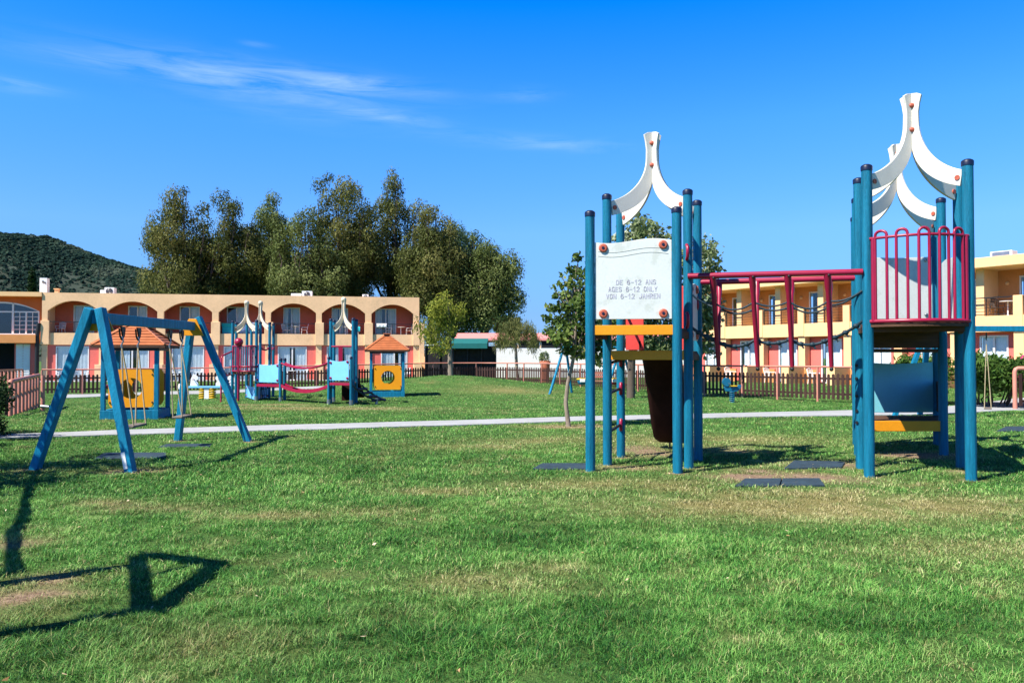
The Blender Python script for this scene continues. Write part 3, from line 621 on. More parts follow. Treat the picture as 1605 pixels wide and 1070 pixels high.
for i, (a, b_) in enumerate(openings):                     # back walls between the doors, one storey above the other
    c = (a+b_)/2
    uw = (c-1.55, c-.05) if i else (c-.55, c+.95)
    uw = [(1.62,3.1),(5.55,6.95),(9.35,10.85),(12.9,14.4),(17.25,18.55),(21.05,22.35),(24.55,26.25)][i]
    up = (a-.25, b_+.25)
    mb = MB(); d0 = DP
    A.fb(mb, up[0], uw[0], d0, d0+.2, 3.30, 6.12); A.fb(mb, uw[1], up[1], d0, d0+.2, 3.30, 6.12); A.fb(mb, uw[0], uw[1], d0, d0+.2, 5.58, 6.12)
    mb.build('balcony_wall', M['terra'], hot)
    window(A, hot, uw[0], uw[1], 3.32, 5.57, d0+.03, M['curtd'], [None,(.0,.55),(.0,.55),(.0,.45),(.25,.55),(.35,.5),(.3,.62)][i] if i else None)
    ug = [(.95,3.25),(5.1,7.5),(9.15,11.5),(12.95,15.3),(17.0,19.2),(20.75,23.05),(25.0,27.1)][i]
    mb = MB(); d0 = .13
    A.fb(mb, up[0], ug[0], d0, d0+.2, G0-.3, 2.495); A.fb(mb, ug[1], up[1], d0, d0+.2, G0-.3, 2.495); A.fb(mb, ug[0], ug[1], d0, d0+.2, 2.40, 2.495)
    mb.build('ground_floor_wall', M['pink'], hot)
    window(A, hot, ug[0], ug[1], G0+.02, 2.39, d0+.03, M['curt'], [None,(.42,.62),None,None,(.40,.60),(.45,.6),(.5,.66)][i])
    mb = MB(); A.fb(mb, b_+.02, b_+.30, .36, DP-.005, 3.30, 6.12); mb.build('party_wall', M['terra'] if i < 6 else M['cream'], hot)
    railing(A, hot, a, b_, .10, 3.39, 4.22, [a+.04, (a+b_)/2, b_-.04], 0)
    mb = MB(); A.fb(mb, b_-.05, b_+.62, -.14, -.003, 2.52, 4.30); mb.build('parapet_block', M['cream'], hot, .02)
    mb = MB(); A.fb(mb, b_-.02, b_+.62, -.9, -.003, G0-.3, 1.02); mb.build('terrace_divider', M['cream'], hot, .02)
mb = MB(); A.fb(mb, -.05, .55, -.14, -.003, 2.52, 4.30); mb.build('parapet_block', M['cream'], hot, .02)
mb = MB(); A.fb(mb, 28.045, 28.45, -.14, 2.2, G0-.3, 4.30); mb.build('end_wall', M['cream'], hot, .02)
mb = MB(); A.fb(mb, 28.455, 28.95, -.4, 2.2, G0-.3, 1.62); mb.build('end_wall', M['cream'], hot, .02)
mb = MB(); A.fb(mb, 0, 28.6, -2.6, .0, G0-.2, G0+.06); tag(mb.build('terrace', M['concrete']), kind='structure')
# roof machines and chimneys, each a thing
def ac(u0, u1, z1, label, low=None):
    t = thing('air_conditioner', label, 'air conditioner', A.W((u0+u1)/2, 1.2, 6.30), 'air conditioners on the hotel roof')
    mb = MB(); A.fb(mb, u0, u1, .9, 1.5, 6.31, z1); mb.build('casing', M['acw'], t, .02)
    if low: mb = MB(); A.fb(mb, low[0], low[1], .95, 1.45, 6.31, z1-.2); mb.build('side_unit', M['acw'], t, .02)
    c = A.W((u0+u1)/2, .885, 6.31+(z1-6.31)*.5); g = MB(); r = min(u1-u0, z1-6.31)*.40
    for k in range(5): g.tube([c+A.u*(r*(k+1)/5*math.cos(q))+V((0,0,r*(k+1)/5*math.sin(q))) for q in [i*2*PI/18 for i in range(19)]], .012, 5, False)
    g.build('grille', M['steel'], t)
    mb = MB(); vs = [c+A.n*-.008+A.u*(r*1.05*math.cos(q))+V((0,0,r*1.05*math.sin(q))) for q in [i*2*PI/20 for i in range(20)]]; mb.prism(vs, -A.n*.004); mb.build('fan', M['black'], t)
ac(4.05,4.75,6.92,'white air conditioner on the roof above the first two arches', (3.72,4.02)); ac(18.75,19.55,6.86,'white air conditioner with low side unit on the roof above the fifth arch', (17.9,18.7)); ac(23.5,24.0,6.66,'small white air conditioner box on the roof near its right end')
t = thing('chimney', 'tall narrow whitish chimney on the roof at the left end of the arched hotel', 'chimney', A.W(-.2,1.8,6.2))
mb = MB(); A.fb(mb, -.75, -.22, 1.5, 2.0, 6.2, 7.62); mb.build('shaft', M['chim'], t, .01); mb = MB(); A.fb(mb, -.55, -.47, 1.47, 1.5, 7.25, 7.4); A.fb(mb, -.4, -.33, 1.47, 1.5, 7.2, 7.32); mb.build('flue_hole', M['black'], t)
t = thing('roof_vent', 'small cream vent pot on the roof above the first arch', 'vent', A.W(.6,1.2,6.3))
mb = MB(); A.fb(mb, .45, .72, 1.1, 1.4, 6.3, 6.72); mb.build('body', M['creamr'], t); mb = MB(); A.fb(mb, .40, .77, 1.05, 1.45, 6.724, 6.80); mb.build('cap', M['creamr'], t)
# ---- orange wing at the far left
wing = thing('hotel_wing', 'orange hotel wing at the left edge with a wide arched window over a dark opening', 'building', A.W(-5,.6,0))
d0 = .75; wu0, wu1 = -5.75, -.45; mb = MB(); k = 24
lo = [A.W(wu0+(wu1-wu0)*i/k, d0, archz(i/k, 5.02, 5.72)) for i in range(k+1)]; hi = [A.W(wu0+(wu1-wu0)*i/k, d0, 6.10) for i in range(k+1)]
mb.strip(lo, hi, -A.n*.3); A.fb(mb, -9, wu0, d0, d0+.3, 3.25, 6.10); A.fb(mb, wu1, -.005, d0, d0+.3, 3.25, 6.10); mb.build('wall', M['rust'], wing)
mb = MB(); A.fb(mb, -9, -.005, -.1, 6, 6.10, 6.42); mb.build('roof', M['creamr'], wing)
mb = MB(); A.fb(mb, -9, -.30, -.35, d0+.6, 2.62, 3.24); mb.build('balcony_slab', M['ochre'], wing)
mb = MB(); k = 24; w_ = .10
o_ = [A.W(wu0+(wu1-wu0)*i/k, d0+.02, archz(i/k, 5.02, 5.715)) for i in range(k+1)]; i_ = [A.W(wu0+w_+(wu1-wu0-2*w_)*i/k, d0+.02, archz(i/k, 5.02, 5.60)) for i in range(k+1)]
mb.strip(i_, o_, -A.n*.1)
for (a, b_, z0, z1) in [(wu0,wu0+.1,3.26,5.02),(wu1-.1,wu1,3.26,5.02),(wu0+.1,wu1-.1,4.92,5.02),(wu0+.1,wu1-.1,3.26,3.34),(-2.35,-2.23,5.02,5.66),(-4.1,-3.98,5.02,5.66),(-2.36,-2.22,3.34,4.92),(-4.11,-3.97,3.34,4.92)]: A.fb(mb, a, b_, d0+.02, d0+.12, z0, z1)
for a, b_ in [(-2.22,-.55),(-5.65,-4.11)]:
    A.fb(mb, (a+b_)/2-.05, (a+b_)/2+.05, d0+.03, d0+.11, 3.34, 4.92)
    for s0, s1 in ((a, (a+b_)/2-.05), ((a+b_)/2+.05, b_)):
        A.fb(mb, (s0+s1)/2-.02, (s0+s1)/2+.02, d0+.04, d0+.10, 3.34, 4.92)
        for j in range(1, 5): z = 3.34+1.58*j/5; A.fb(mb, s0, s1, d0+.045, d0+.095, z-.018, z+.018)
fw = mb.build('window', M['frame'], wing)
mb = MB(); vs = [A.W(wu0+.05,d0+.07,3.3), A.W(wu1-.05,d0+.07,3.3)]+[A.W(wu1-.05-(wu1-wu0-.1)*i/k, d0+.07, archz(i/k, 5.02, 5.66)) for i in range(k+1)]; mb.prism(vs, -A.n*.006); mb.build('pane', M['glass'], fw)
mb = MB(); A.fb(mb, -9, -.01, 2.2, 2.3, 3.25, 6.1); mb.build('dark_backing', M['dark'], fw)  # black sheet standing in for the shaded interior
mb = MB(); A.fb(mb, -9, -2.1, 3.2, 3.3, G0-.3, 2.62); A.fb(mb, -2.1, -2.0, .55, 3.2, G0-.3, 2.62); mb.build('passage', M['dark'], wing)  # walls near-black, the opening's shade put into their colour
mb = MB(); A.fb(mb, -2.0, -.55, .42, .55, G0-.3, 2.62); mb.build('ground_floor_wall', M['pink'], wing)
dm = MB()
for a, b_ in ((-1.88,-1.42),(-1.38,-.92)):
    A.fb(dm, a, b_, .36, .41, G0, 2.55)
for k in range(12): A.fb(dm, -1.84, -.96, .335, .355, G0+.15+k*.2, G0+.27+k*.2)
dm.build('shutter_door', M['frame'], wing)
mb = MB(); mb.tube([A.W(-.26,-.12,G0), A.W(-.26,-.12,3.1), A.W(-.14,-.12,4.1)], .15, 10); mb.build('downpipe', M['black'], wing)
t = thing('wing_railing', 'low timber railing in front of the dark opening of the orange wing', 'railing', A.W(-5,-6,G0))
mb = MB(); P0, P1 = at(-60,44,0), at(36,52,0); mb.beam(P0+V((0,0,.75)), P1+V((0,0,.75)), .1, .1)
for k in range(16): p = P0.lerp(P1, k/15); mb.beam(p+V((0,0,-.4)), p+V((0,0,.7)), .1, .1, (0,1,0))
mb.build('rail', M['salmon'], t)

# ---- yellow hotel at the right
B_ = Facade((14.06,52.3), (24.26,37.7)); U0, U1 = -4.2, 22.5
yh = thing('hotel_building', 'pale yellow flat-roofed hotel behind the red bridge at the right with open balconies', 'building', B_.W(9,0,0))
mb = MB(); B_.fb(mb, U0-.3, U1+.3, -.35, 9, 5.92, 6.42); mb.build('roof', M['creamr'], yh, .03)
mb = MB(); B_.fb(mb, U0, U1, -.05, 2.4, 2.78, 3.56); mb.build('balcony_slab', M['creamr'], yh)
mb = MB(); B_.fb(mb, U0, U0+.3, 1.9, 9, -.3, 5.92); B_.fb(mb, U1-.3, U1, 0, 9, -.3, 5.92); mb.build('end_wall', M['creamr'], yh)
ks = range(-2, 8)
for k in ks:
    cu = .60+2.98*k; bu = 2.52+2.97*k
    if cu > U0+.2 and cu < U1-.6:
        mb = MB(); B_.fb(mb, cu, cu+.38, .35, 1.88, 3.56, 5.92); mb.build('column', M['creamr'], yh, .01)
    if U0 < bu < U1-.5:
        mb = MB(); B_.fb(mb, bu, bu+.42, -.09, .42, 2.80, 4.50); mb.build('parapet_block', M['creamr'], yh, .015)
        mb = MB(); B_.fb(mb, bu-.03, bu+.42, .02, .5, -.3, 2.775); mb.build('pilaster', M['creamr'], yh, .01)
        mb = MB(); B_.fb(mb, bu-.05, bu+.45, -1.6, -.10, -.3, .98); mb.build('terrace_divider', M['creamr'], yh, .015)
    a, b_ = bu+.42, bu+2.97
    if cu > U0-1 and cu+2.98 < U1+1:
        dl, dr = cu+2.98-1.62, cu+2.98-.62; w0, w1 = max(cu, U0+.31), min(cu+2.98, U1-.31)
        if w0 < dl and dr < w1:
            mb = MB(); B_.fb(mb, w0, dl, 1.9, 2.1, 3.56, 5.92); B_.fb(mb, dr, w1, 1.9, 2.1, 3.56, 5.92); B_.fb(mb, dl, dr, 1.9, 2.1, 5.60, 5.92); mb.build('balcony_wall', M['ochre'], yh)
            lm_ = MB(); lm_.ball(B_.W(dl-.55, 1.86, 5.25), .10, 10); lm_.build('wall_lamp', M['creamr'], yh)
            window(B_, yh, dl, dr, 3.58, 5.59, 1.93, M['curtd'], (.0,.75), 1, 'balcony_door')
    if a > U0-.1 and b_ < U1:
        railing(B_, yh, a, b_, .08, 3.56, 4.46, [a+.03, (a+b_)/2, b_-.03], 4)
        gl, gr = a+.72, a+2.05
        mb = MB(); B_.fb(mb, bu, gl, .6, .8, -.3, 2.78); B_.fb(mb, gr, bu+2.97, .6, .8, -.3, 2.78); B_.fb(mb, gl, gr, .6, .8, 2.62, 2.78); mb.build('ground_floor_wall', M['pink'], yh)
        window(B_, yh, gl, gr, .02, 2.61, .63, M['curt'], (.0,.12) if k % 2 else None)
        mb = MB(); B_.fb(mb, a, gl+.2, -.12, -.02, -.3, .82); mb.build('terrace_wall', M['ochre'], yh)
t = thing('air_conditioner', 'white box on the roof edge of the pale yellow hotel', 'air conditioner', B_.W(16.7,.6,6.42)); mb = MB(); B_.fb(mb, 16.2, 17.2, .3, .9, 6.425, 6.72); mb.build('casing', M['acw'], t, .02)
mb = MB(); B_.fb(mb, 16.3, 17.1, .285, .298, 6.47, 6.68); mb.build('grille', M['steel'], t)
# ---- low white house in the middle
D = 62; lh = thing('low_house', 'low white house with flat pink roof and dark strip windows', 'house', at(880, D, 0))
x0, x1 = at(776,D).x, at(1095,D).x; xr0 = at(712,D).x
mb = MB(); mb.box(x0, x1, D, D+7, -.3, 2.26); mb.build('wall', M['whitewall'], lh)
mb = MB(); mb.prism([(xr0,D-.12,2.86),(xr0,D-.12,3.0),(xr0,D+3.5,3.55),(xr0,D+7.5,3.0),(xr0,D+7.5,2.86)], (x1+.5-xr0,0,0)); mb.build('roof', M['pinkroof'], lh)
for k in range(9):
    a = x0+.1+k*1.75; mb = MB(); mb.box(a, a+1.6, D+.05, D+.12, 2.28, 2.84); f = mb.build('window', M['dark'], lh); mb = MB(); mb.box(a-.12, a-.02, D+.02, D+.14, 2.262, 2.855); mb.build('frame', M['cream'], f)
t = thing('privacy_screen', 'tall black mesh screen left of the low white house', 'screen', at(720,57,0))
mb = MB(); xa, xb = at(667,57).x, at(777,57).x; mb.box(xa, xb, 57, 57.06, -.2, 2.36); mb.build('mesh', M['screen'], t)
for k in range(6): x = xa+(xb-xa)*k/5; MB().tube([(x,56.93,-.2),(x,56.93,2.4)], .05, 8).build('post', M['black'], t)
MB().tube([(xa,56.96,2.42),(at(700,57).x,56.96,2.44)], .04, 8).build('top_rail', M['chim'], t)
t = thing('awning', 'teal green awning stretched over the black mesh screen', 'awning', at(727,56.4,2.5))
xa, xb = at(691,56.4).x, at(764,56.4).x; MB().prism([(xa,56.0,2.42),(xa,56.0,2.55),(xa,58.6,2.95),(xa,58.6,2.85)], (xb-xa,0,0)).build('canopy', M['awning'], t, .02); MB().box(xa, xb, 55.97, 55.99, 2.18, 2.5).build('valance', M['awning'], t)

# ---- furniture on balconies and terraces
def mk_table(loc, label, grp):
    t = thing('round_table', label, 'table', loc, grp); l = V(loc)
    MB().lathe(l+V((0,0,.70)), [(.36,0),(.38,.015),(.36,.03)], 18).build('tabletop', M['plastic_w'], t); MB().lathe(l, [(.22,0),(.05,.04),(.03,.1),(.03,.70)], 12).build('leg', M['plastic_w'], t); return t
def mk_chair(loc, label, grp, m):
    t = thing('garden_chair', label, 'chair', loc, grp); l = V(loc)
    MB().box(l.x-.23, l.x+.23, l.y-.22, l.y+.22, l.z+.42, l.z+.45).build('seat', m, t, .01)
    b = MB(); b.tube([l+V((-.22,.22,.45)), l+V((-.24,.30,.86)), l+V((0,.32,.92)), l+V((.24,.30,.86)), l+V((.22,.22,.45))], .02, 8)
    for k in range(5): b.beam(l+V((-.15+.075*k,.235,.45)), l+V((-.15+.075*k,.305,.88)), .03, .012, (0,1,0))
    b.build('backrest', m, t)
    for sx in (-1, 1):
        MB().tube([l+V((sx*.24,.25,.64)), l+V((sx*.27,-.2,.64)), l+V((sx*.25,-.22,.43))], .016, 8).build('armrest', m, t)
        for sy in (-1, 1): MB().tube([l+V((sx*.20,sy*.19,.42)), l+V((sx*.24,sy*.24,0))], .018, 8).build('leg', m, t)
    return t
tg, cg = 'tables of the hotel rooms', 'chairs of the hotel rooms'
T0 = mk_table(A.W(2.75,.85,3.305), 'round white table on the first arched balcony from the left', tg); C0 = mk_chair(A.W(1.0,.85,3.305), 'white chair on the first arched balcony from the left', cg, M['plastic_w'])
nm = ['first','second','third','fourth','fifth','sixth','seventh']
for i, (u, ch) in {4: (18.25, (17.55, 18.95)), 5: (22.2, (22.95,)), 6: (26.6, (27.25, 25.6))}.items():
    dup(T0, A.W(u,.85,3.305), 0, 'round white table on the %s arched balcony from the left' % nm[i])
    for j, c in enumerate(ch): dup(C0, A.W(c,.9,3.305), (1.3, -1.3)[j] if c < u else -1.3, '%s chair on the %s arched balcony from the left' % (('white chair left of the table,' if c < u else 'white chair right of the table,'), nm[i]))
for i, u in enumerate([2.6, 6.6, 10.6, 18.3, 26.2]):
    q = nm[[0,1,2,4,6][i]]; dup(T0, A.W(u,-1.3,G0+.06), 0, 'white terrace table on the ground floor below the %s arch from the left' % q)
    dup(C0, A.W(u-.75,-1.3,G0+.06), .9, 'white terrace chair left of the table below the %s arch' % q); dup(C0, A.W(u+.75,-1.3,G0+.06), -.9, 'white terrace chair right of the table below the %s arch' % q)
T1 = dup(T0, B_.W(16.75,.85,3.565), 0, 'white table on the balcony of the yellow hotel right of the tall tower')
C1 = mk_chair(B_.W(16.2,.95,3.565), 'dark wicker chair left of the table on the yellow hotel balcony', cg, M['wicker']); dup(C1, B_.W(17.25,.95,3.565), -1.2, 'dark wicker chair right of the table on the yellow hotel balcony')
for i, u in enumerate([1.2, 4.2, 7.2]): dup(C0, B_.W(u,-1.0,0.0), .6, 'white terrace chair before the %s glass door of the yellow hotel from its left' % nm[i+1])
t = thing('storage_chest', 'turquoise chest on the fourth arched balcony from the left', 'chest', A.W(13.2,.7,3.3)); mb = MB(); A.fb(mb, 12.75, 13.65, .45, .95, 3.305, 3.95); mb.build('body', M['aqua'], t, .03); mb = MB(); A.fb(mb, 12.7, 13.7, .42, .98, 3.954, 4.26); mb.build('lid', M['aqua'], t, .05)
def towel(u0, u1, z0, z1, m, label):
    t = thing('towel', label, 'towel', A.W((u0+u1)/2,.1,z0), 'towels drying on the railings'); k = 14; mb = MB(); vs = []
    for i in range(k+1):
        for j in range(4): vs.append(A.W(u0+(u1-u0)*i/k, .045+.014*math.sin(i*1.3+j*.4)-.006*j, z1-(z1-z0)*j/3))
    mb.add(vs, [(i*4+j, i*4+j+1, (i+1)*4+j+1, (i+1)*4+j) for i in range(k) for j in range(3)], True); o = mb.build('cloth', m, t); so = o.modifiers.new('Solid', 'SOLIDIFY'); so.thickness = .012
towel(14.15,15.35,3.45,4.27,M['towel'],'blue and white towel on the railing of the fourth arched balcony'); towel(24.65,25.45,3.95,4.27,M['plastic_w'],'small white towel on the railing of the seventh arched balcony'); towel(23.0,23.35,3.6,4.0,M['aqua'],'small turquoise towel on the railing of the sixth arched balcony'); towel(6.9,7.15,3.5,4.2,M['plastic_w'],'white towel on the railing of the second arched balcony')

# ------------------------------------------------------------------ fences
def fence(name, label, pts, pickets=True, sp=2.4, first=True, last=True, hgt=1.2, bz=None):
    """pts: ground points; a pipe rail on pipe posts with dark picket panels between"""
    run = [V(p) for p in pts]; posts = []
    for i in range(len(run)-1):
        L_ = (run[i+1]-run[i]).length; n = max(1, round(L_/sp))
        for k in range(n): posts.append(run[i].lerp(run[i+1], k/n))
    posts.append(run[-1]); t = thing(name, label, 'fence', posts[0])
    MB().tube([p+V((0,0,hgt)) for p in posts], .036, 8).build('top_rail', M['salmon'], t)
    for p in posts: MB().tube([p+V((0,0,-.5)), p+V((0,0,hgt-.03))], .042, 8).build('post', M['salmon'], t)
    if pickets:
        for a, b in zip(posts[:-1], posts[1:]):
            mb = MB(); d = b-a; L_ = d.length; d = d/L_; n = max(2, int(L_/.165))
            for z in (.28, .80): mb.beam(a+V((0,0,z)), b+V((0,0,z)), .03, .07)
            nn = V((d.y,-d.x,0))*.022
            for k in range(n):
                c = a.lerp(b, (k+.5)/n)+nn; h1 = .97+.012*math.sin(k*2.1)
                mb.prism([c-d*.048+V((0,0,.10)), c+d*.048+V((0,0,.10)), c+d*.048+V((0,0,h1-.04)), c+V((0,0,h1)), c-d*.048+V((0,0,h1-.04))], nn*.7)
            mb.build('picket_panel', M['picket'], t)
    return t
def fp(px, D, z): return at(px, D, z)
fence('picket_fence', 'long dark picket fence with pink pipe rail running in front of both hotels', [fp(66,37,-.24),fp(130,37.5,-.24),fp(362,41.6,-.2),fp(561,43.2,-.06),fp(679,46.6,.0),fp(746,48.2,0),fp(795,47.5,0),fp(849,44.6,0),fp(878,42.5,0),fp(910,40.5,0),fp(1000,35.8,0),fp(1104,31.6,0),fp(1163,30.2,0),fp(1218,28.9,0),fp(1281,27.6,0),fp(1348,26.4,0),fp(1420,26.8,0)], sp=2.15)
a, b = at(18,20.8,-.32), at(61,27.5,-.3); t = thing('pipe_fence', 'short row of pink pipe posts under a sloping rail at the left edge', 'fence', a)
MB().tube([a+V((-.01,-.02,1.16)), a+V((0,0,1.21))]+[a.lerp(b, k/8)+V((0,0,1.21)) for k in range(1, 9)], .062, 10).build('top_rail', M['salmon'], t)
for k in range(9): p = a.lerp(b, k/8); MB().tube([p+V((0,0,-.4)), p+V((0,0,1.16))], 0.047 if k else .055, 10).build('post', M['salmon'], t)
mb = MB()
for z in (.3, .85): mb.beam(a+V((-.12,0,z)), b+V((-.12,0,z)), .03, .06)
for k in range(16): p = a.lerp(b, (k+.5)/16)+V((-.15,0,0)); mb.beam(p+V((0,0,.1)), p+V((0,0,1.0)), .10, .02, (1,0,0))
mb.build('picket_panel', M['picket'], t)
c = at(68,24.2,-.28); t = thing('fence_corner_post', 'single pink pipe post with a short pipe stub at the path corner', 'post', c); MB().tube([c+V((0,0,-.3)), c+V((0,0,1.25))], .06, 10).build('pipe', M['salmon'], t); MB().tube([c+V((-.02,-.05,.32)), c+V((.5,-.02,.28))], .05, 8).build('stub', M['steel'], t)
p0, p1 = at(1590,23.4,-.0), at(1720,22.6,0); t = thing('gate_fence', 'pink pipe gate fence with rounded corner at the right edge', 'fence', p0)
MB().tube([p0+V((0,0,-.2)), p0+V((0,0,1.1)), p0+V((.03,0,1.17)), p0+V((.1,0,1.2)), p1+V((0,0,1.2))], .062, 10).build('pipe_frame', M['salmon'], t)
mb = MB(); mb.beam(p0+V((.15,.03,.24)), p1+V((0,.03,.24)), .03, .07); mb.beam(p0+V((.15,.03,.85)), p1+V((0,.03,.85)), .03, .07)
for k in range(14): x = p0.lerp(p1, .07+.9*k/13); mb.beam(x+V((0,0,.1)), x+V((0,0,1.05)), .10, .02, (0,1,0))
mb.build('picket_panel', M['picket'], t)

# ------------------------------------------------------------------ main climbing frame
def post(t, x, y, z1, r=.064, z0=-.25, m='blue', cap=True):
    n = 20; o = MB().tube([(x,y,z0),(x,y,z1)], r, n).build('post', M[m], t)
    g = MB()
    if cap: MB().lathe((x,y,z1), [(r+.006,-.03),(r+.008,.02),(r,.035),(r*.6,.05),(.01,.054)], 20).build('cap', M['navy'], o)
    return o
def ribs(t, posts, ctr, zt, za, thick=.035, neck=.14, dv=.62, m='rib', band=.2, bolts=True, ball=0):
    for (x, y) in posts:
        d = V((x-ctr[0], y-ctr[1], 0)); R = d.length-.055; d = d.normalized(); s = V((-d.y, d.x, 0)); C = V((ctr[0], ctr[1], 0))
        out = [(.004,zt+.025),(neck*.6,zt+.012),(neck,zt-.02),(neck*.82,zt-.12),(neck*.70,zt-.24),(neck*.72,zt-.36)]
        z1 = zt-.36; r1 = neck*.72; k = 14; tm = math.radians(70)
        for i in range(1, k+1):
            a = tm*i/k; out.append((r1+(R-r1)*(1-math.cos(a))/(1-math.cos(tm)), z1-(z1-za)*math.sin(a)/math.sin(tm)))
        inn = []; z2 = zt-dv
        for i in range(k+1):
            a = tm*i/k; inn.append((.004+(R-.03-.004)*(1-math.cos(a))/(1-math.cos(tm)), z2-(z2-za+band)*math.sin(a)/math.sin(tm)))
        # solid band between the two outlines
        oo = out; mb = MB(); A_ = [C+d*r+V((0,0,z))-s*thick/2 for r, z in oo]
        I_ = [C+d*.004+V((0,0,z))-s*thick/2 for z in (zt+.02, zt-.06, zt-.14, zt-.24, zt-.36)]+[C+d*r+V((0,0,z))-s*thick/2 for r, z in inn]
        mb.prism(A_+list(reversed(I_)), s*thick); o = mb.build('roof_rib', M[m], t, .006)
        MB().tube([C+d*(R-.06)+V((0,0,za-band*.45))-s*(thick/2+.012), C+d*(R-.06)+V((0,0,za-band*.45))+s*(thick/2+.012)], .032, 12).build('bolt', M['orcap'], o)
    if bolts:
        mb = MB()
        for z in (zt-.14, zt-.46): mb.ball((ctr[0]-.006, ctr[1]-.034, z), .036, 10, (1.2,.6,.9))
        mb.build('neck_bolt', M['orcap'], t)
    if ball: MB().ball((ctr[0],ctr[1],zt), ball, 14).build('finial', M[m], t)
def wavy(t, a, b, z0, z1, m, name='panel', amp=.05, off=.0, th=.022, concave=False, caps='orcap', capr=.06, inset=.11):
    """board hung between two posts with a wavy upper edge"""
    a = V((a[0],a[1],0)); b = V((b[0],b[1],0)); d = (b-a); L_ = d.length; d = d/L_; n = V((d.y,-d.x,0)); k = 20; g = .066
    top = []
    for i in range(k+1):
        f = i/k; w = amp*math.sin((f-.475)*2*PI/1.1) if not concave else -amp*math.sin(PI*f)
        top.append(a+d*(g+(L_-2*g)*f)+V((0,0,z1+w))+n*off)
    lo = [a+d*g+V((0,0,z0))+n*off, b-d*g+V((0,0,z0))+n*off]
    o = MB().prism([lo[0]]+top+[lo[1]], n*th).build(name, m, t, .005)
    if caps:
        for f, z in ((g+inset, z1-.09), (L_-g-inset, z1-.06), (g+inset, z0+.075), (L_-g-inset, z0+.075)):
            c = a+d*f+V((0,0,z))+n*(off+th); MB().tube([c, c+n*.022, c+n*.028], [capr, capr*.92, capr*.72], 18).build('cap', M[caps], o); MB().tube([c+n*.0285, c+n*.034], capr*.33, 10).build('bolt', M['navy'], o)
    return o, a, d, n, L_
cf = thing('climbing_frame', 'big blue-posted climbing frame with sign tower, red hanging bridge and tall right tower', 'climbing frame', (3.6,10.9,0))
pA, pB, pE, pG, pF, pH = (1.043,10.62),(2.170,10.46),(1.348,11.27),(2.425,10.95),(1.665,12.20),(2.735,11.72)
pP1, pQ1, pP2, pQ2, pP3, pQ3, pP4, pQ4 = (4.55,10.17),(5.69,9.90),(4.775,10.93),(6.13,10.90),(5.33,12.28),(6.64,12.28),(5.90,13.66),(7.28,13.66)
for p, z in ((pA,zy(333,pA[1])),(pB,zy(327,pB[1])),(pE,3.80),(pG,3.80),(pF,3.80),(pH,3.80)): post(cf, p[0], p[1], z-.02)
for p, z in ((pP1,3.93),(pQ1,3.93),(pP2,3.93),(pQ2,3.93),(pP3,3.93),(pQ3,3.93),(pP4,3.88),(pQ4,3.88)): post(cf, p[0], p[1], z, .066)
cen = lambda *q: (sum(p[0] for p in q)/len(q), sum(p[1] for p in q)/len(q))
ribs(cf, (pE,pG,pF,pH), cen(pE,pG,pF,pH), 4.76, 3.73); ribs(cf, (pP1,pQ1,pP2,pQ2), cen(pP1,pQ1,pP2,pQ2), 4.97, 3.86); ribs(cf, (pP3,pQ3,pP4,pQ4), cen(pP3,pQ3,pP4,pQ4), 4.97, 3.84)
# sign panel with its lettering
pn, a, d, n, L_ = wavy(cf, pA, pB, zy(500,10.54), zy(377,10.54), M['white'], amp=.028, off=-.011)
pn['label'] = 'white sign panel with faded age lettering'
for dz in (-.125, -.185):
    k = 24; pts = []
    for i in range(k+1):
        f = i/k; z = zy(377,10.54)+dz+.028*math.sin((f-.475)*2*PI/1.1); pts.append(a+d*(.11+(L_-.22)*f)+V((0,0,z))+n*.0115)
    MB().tube(pts, .003, 6).build('groove', M['line'], pn)
GL = {'A':[[(0,0),(.5,1),(1,0)],[(.2,.36),(.8,.36)]],'D':[[(0,0),(0,1),(.6,1),(1,.72),(1,.28),(.6,0),(0,0)]],'E':[[(1,0),(0,0),(0,1),(1,1)],[(0,.52),(.8,.52)]],'G':[[(1,.9),(.75,1),(.25,1),(0,.75),(0,.25),(.25,0),(1,0),(1,.40),(.65,.40)]],'H':[[(0,0),(0,1)],[(1,0),(1,1)],[(0,.52),(1,.52)]],
 'J':[[(1,1),(1,.25),(.75,0),(.25,0),(0,.25)]],'L':[[(0,1),(0,0),(1,0)]],'N':[[(0,0),(0,1),(1,0),(1,1)]],'O':[[(.25,0),(0,.25),(0,.75),(.25,1),(.75,1),(1,.75),(1,.25),(.75,0),(.25,0)]],'R':[[(0,0),(0,1),(.7,1),(1,.8),(1,.65),(.7,.48),(0,.48)],[(.5,.48),(1,0)]],'S':[[(1,.82),(.75,1),(.25,1),(0,.8),(.1,.6),(.9,.42),(1,.2),(.75,0),(.25,0),(0,.18)]],
 'V':[[(0,1),(.5,0),(1,1)]],'Y':[[(0,1),(.5,.5),(1,1)],[(.5,.5),(.5,0)]],'1':[[(.15,.75),(.6,1),(.6,0)]],'2':[[(0,.8),(.25,1),(.75,1),(1,.78),(.95,.55),(0,0),(1,0)]],'6':[[(.95,.85),(.7,1),(.3,1),(0,.7),(0,.25),(.25,0),(.75,0),(1,.2),(1,.42),(.75,.58),(.2,.58),(0,.4)]],'-':[[(.1,.48),(.9,.48)]]}
def text(s, c, width, hh, parent, m):
    """painted block capitals lying on the panel, one mesh per line"""
    adv = width/(len(s)-.35); cw = adv*.62; x = -width/2; mb = MB(); st = .0115
    for ch in s:
        for line in GL.get(ch, []):
            P = [c+d*(x+p[0]*cw)+V((0,0,(p[1]-.5)*hh)) for p in line]
            for p, q in zip(P[:-1], P[1:]):
                e_ = (q-p).normalized()*st*.42; mb.beam(p-e_, q+e_, st, .0016, n)
        x += adv
    return mb.build('lettering', m, parent)
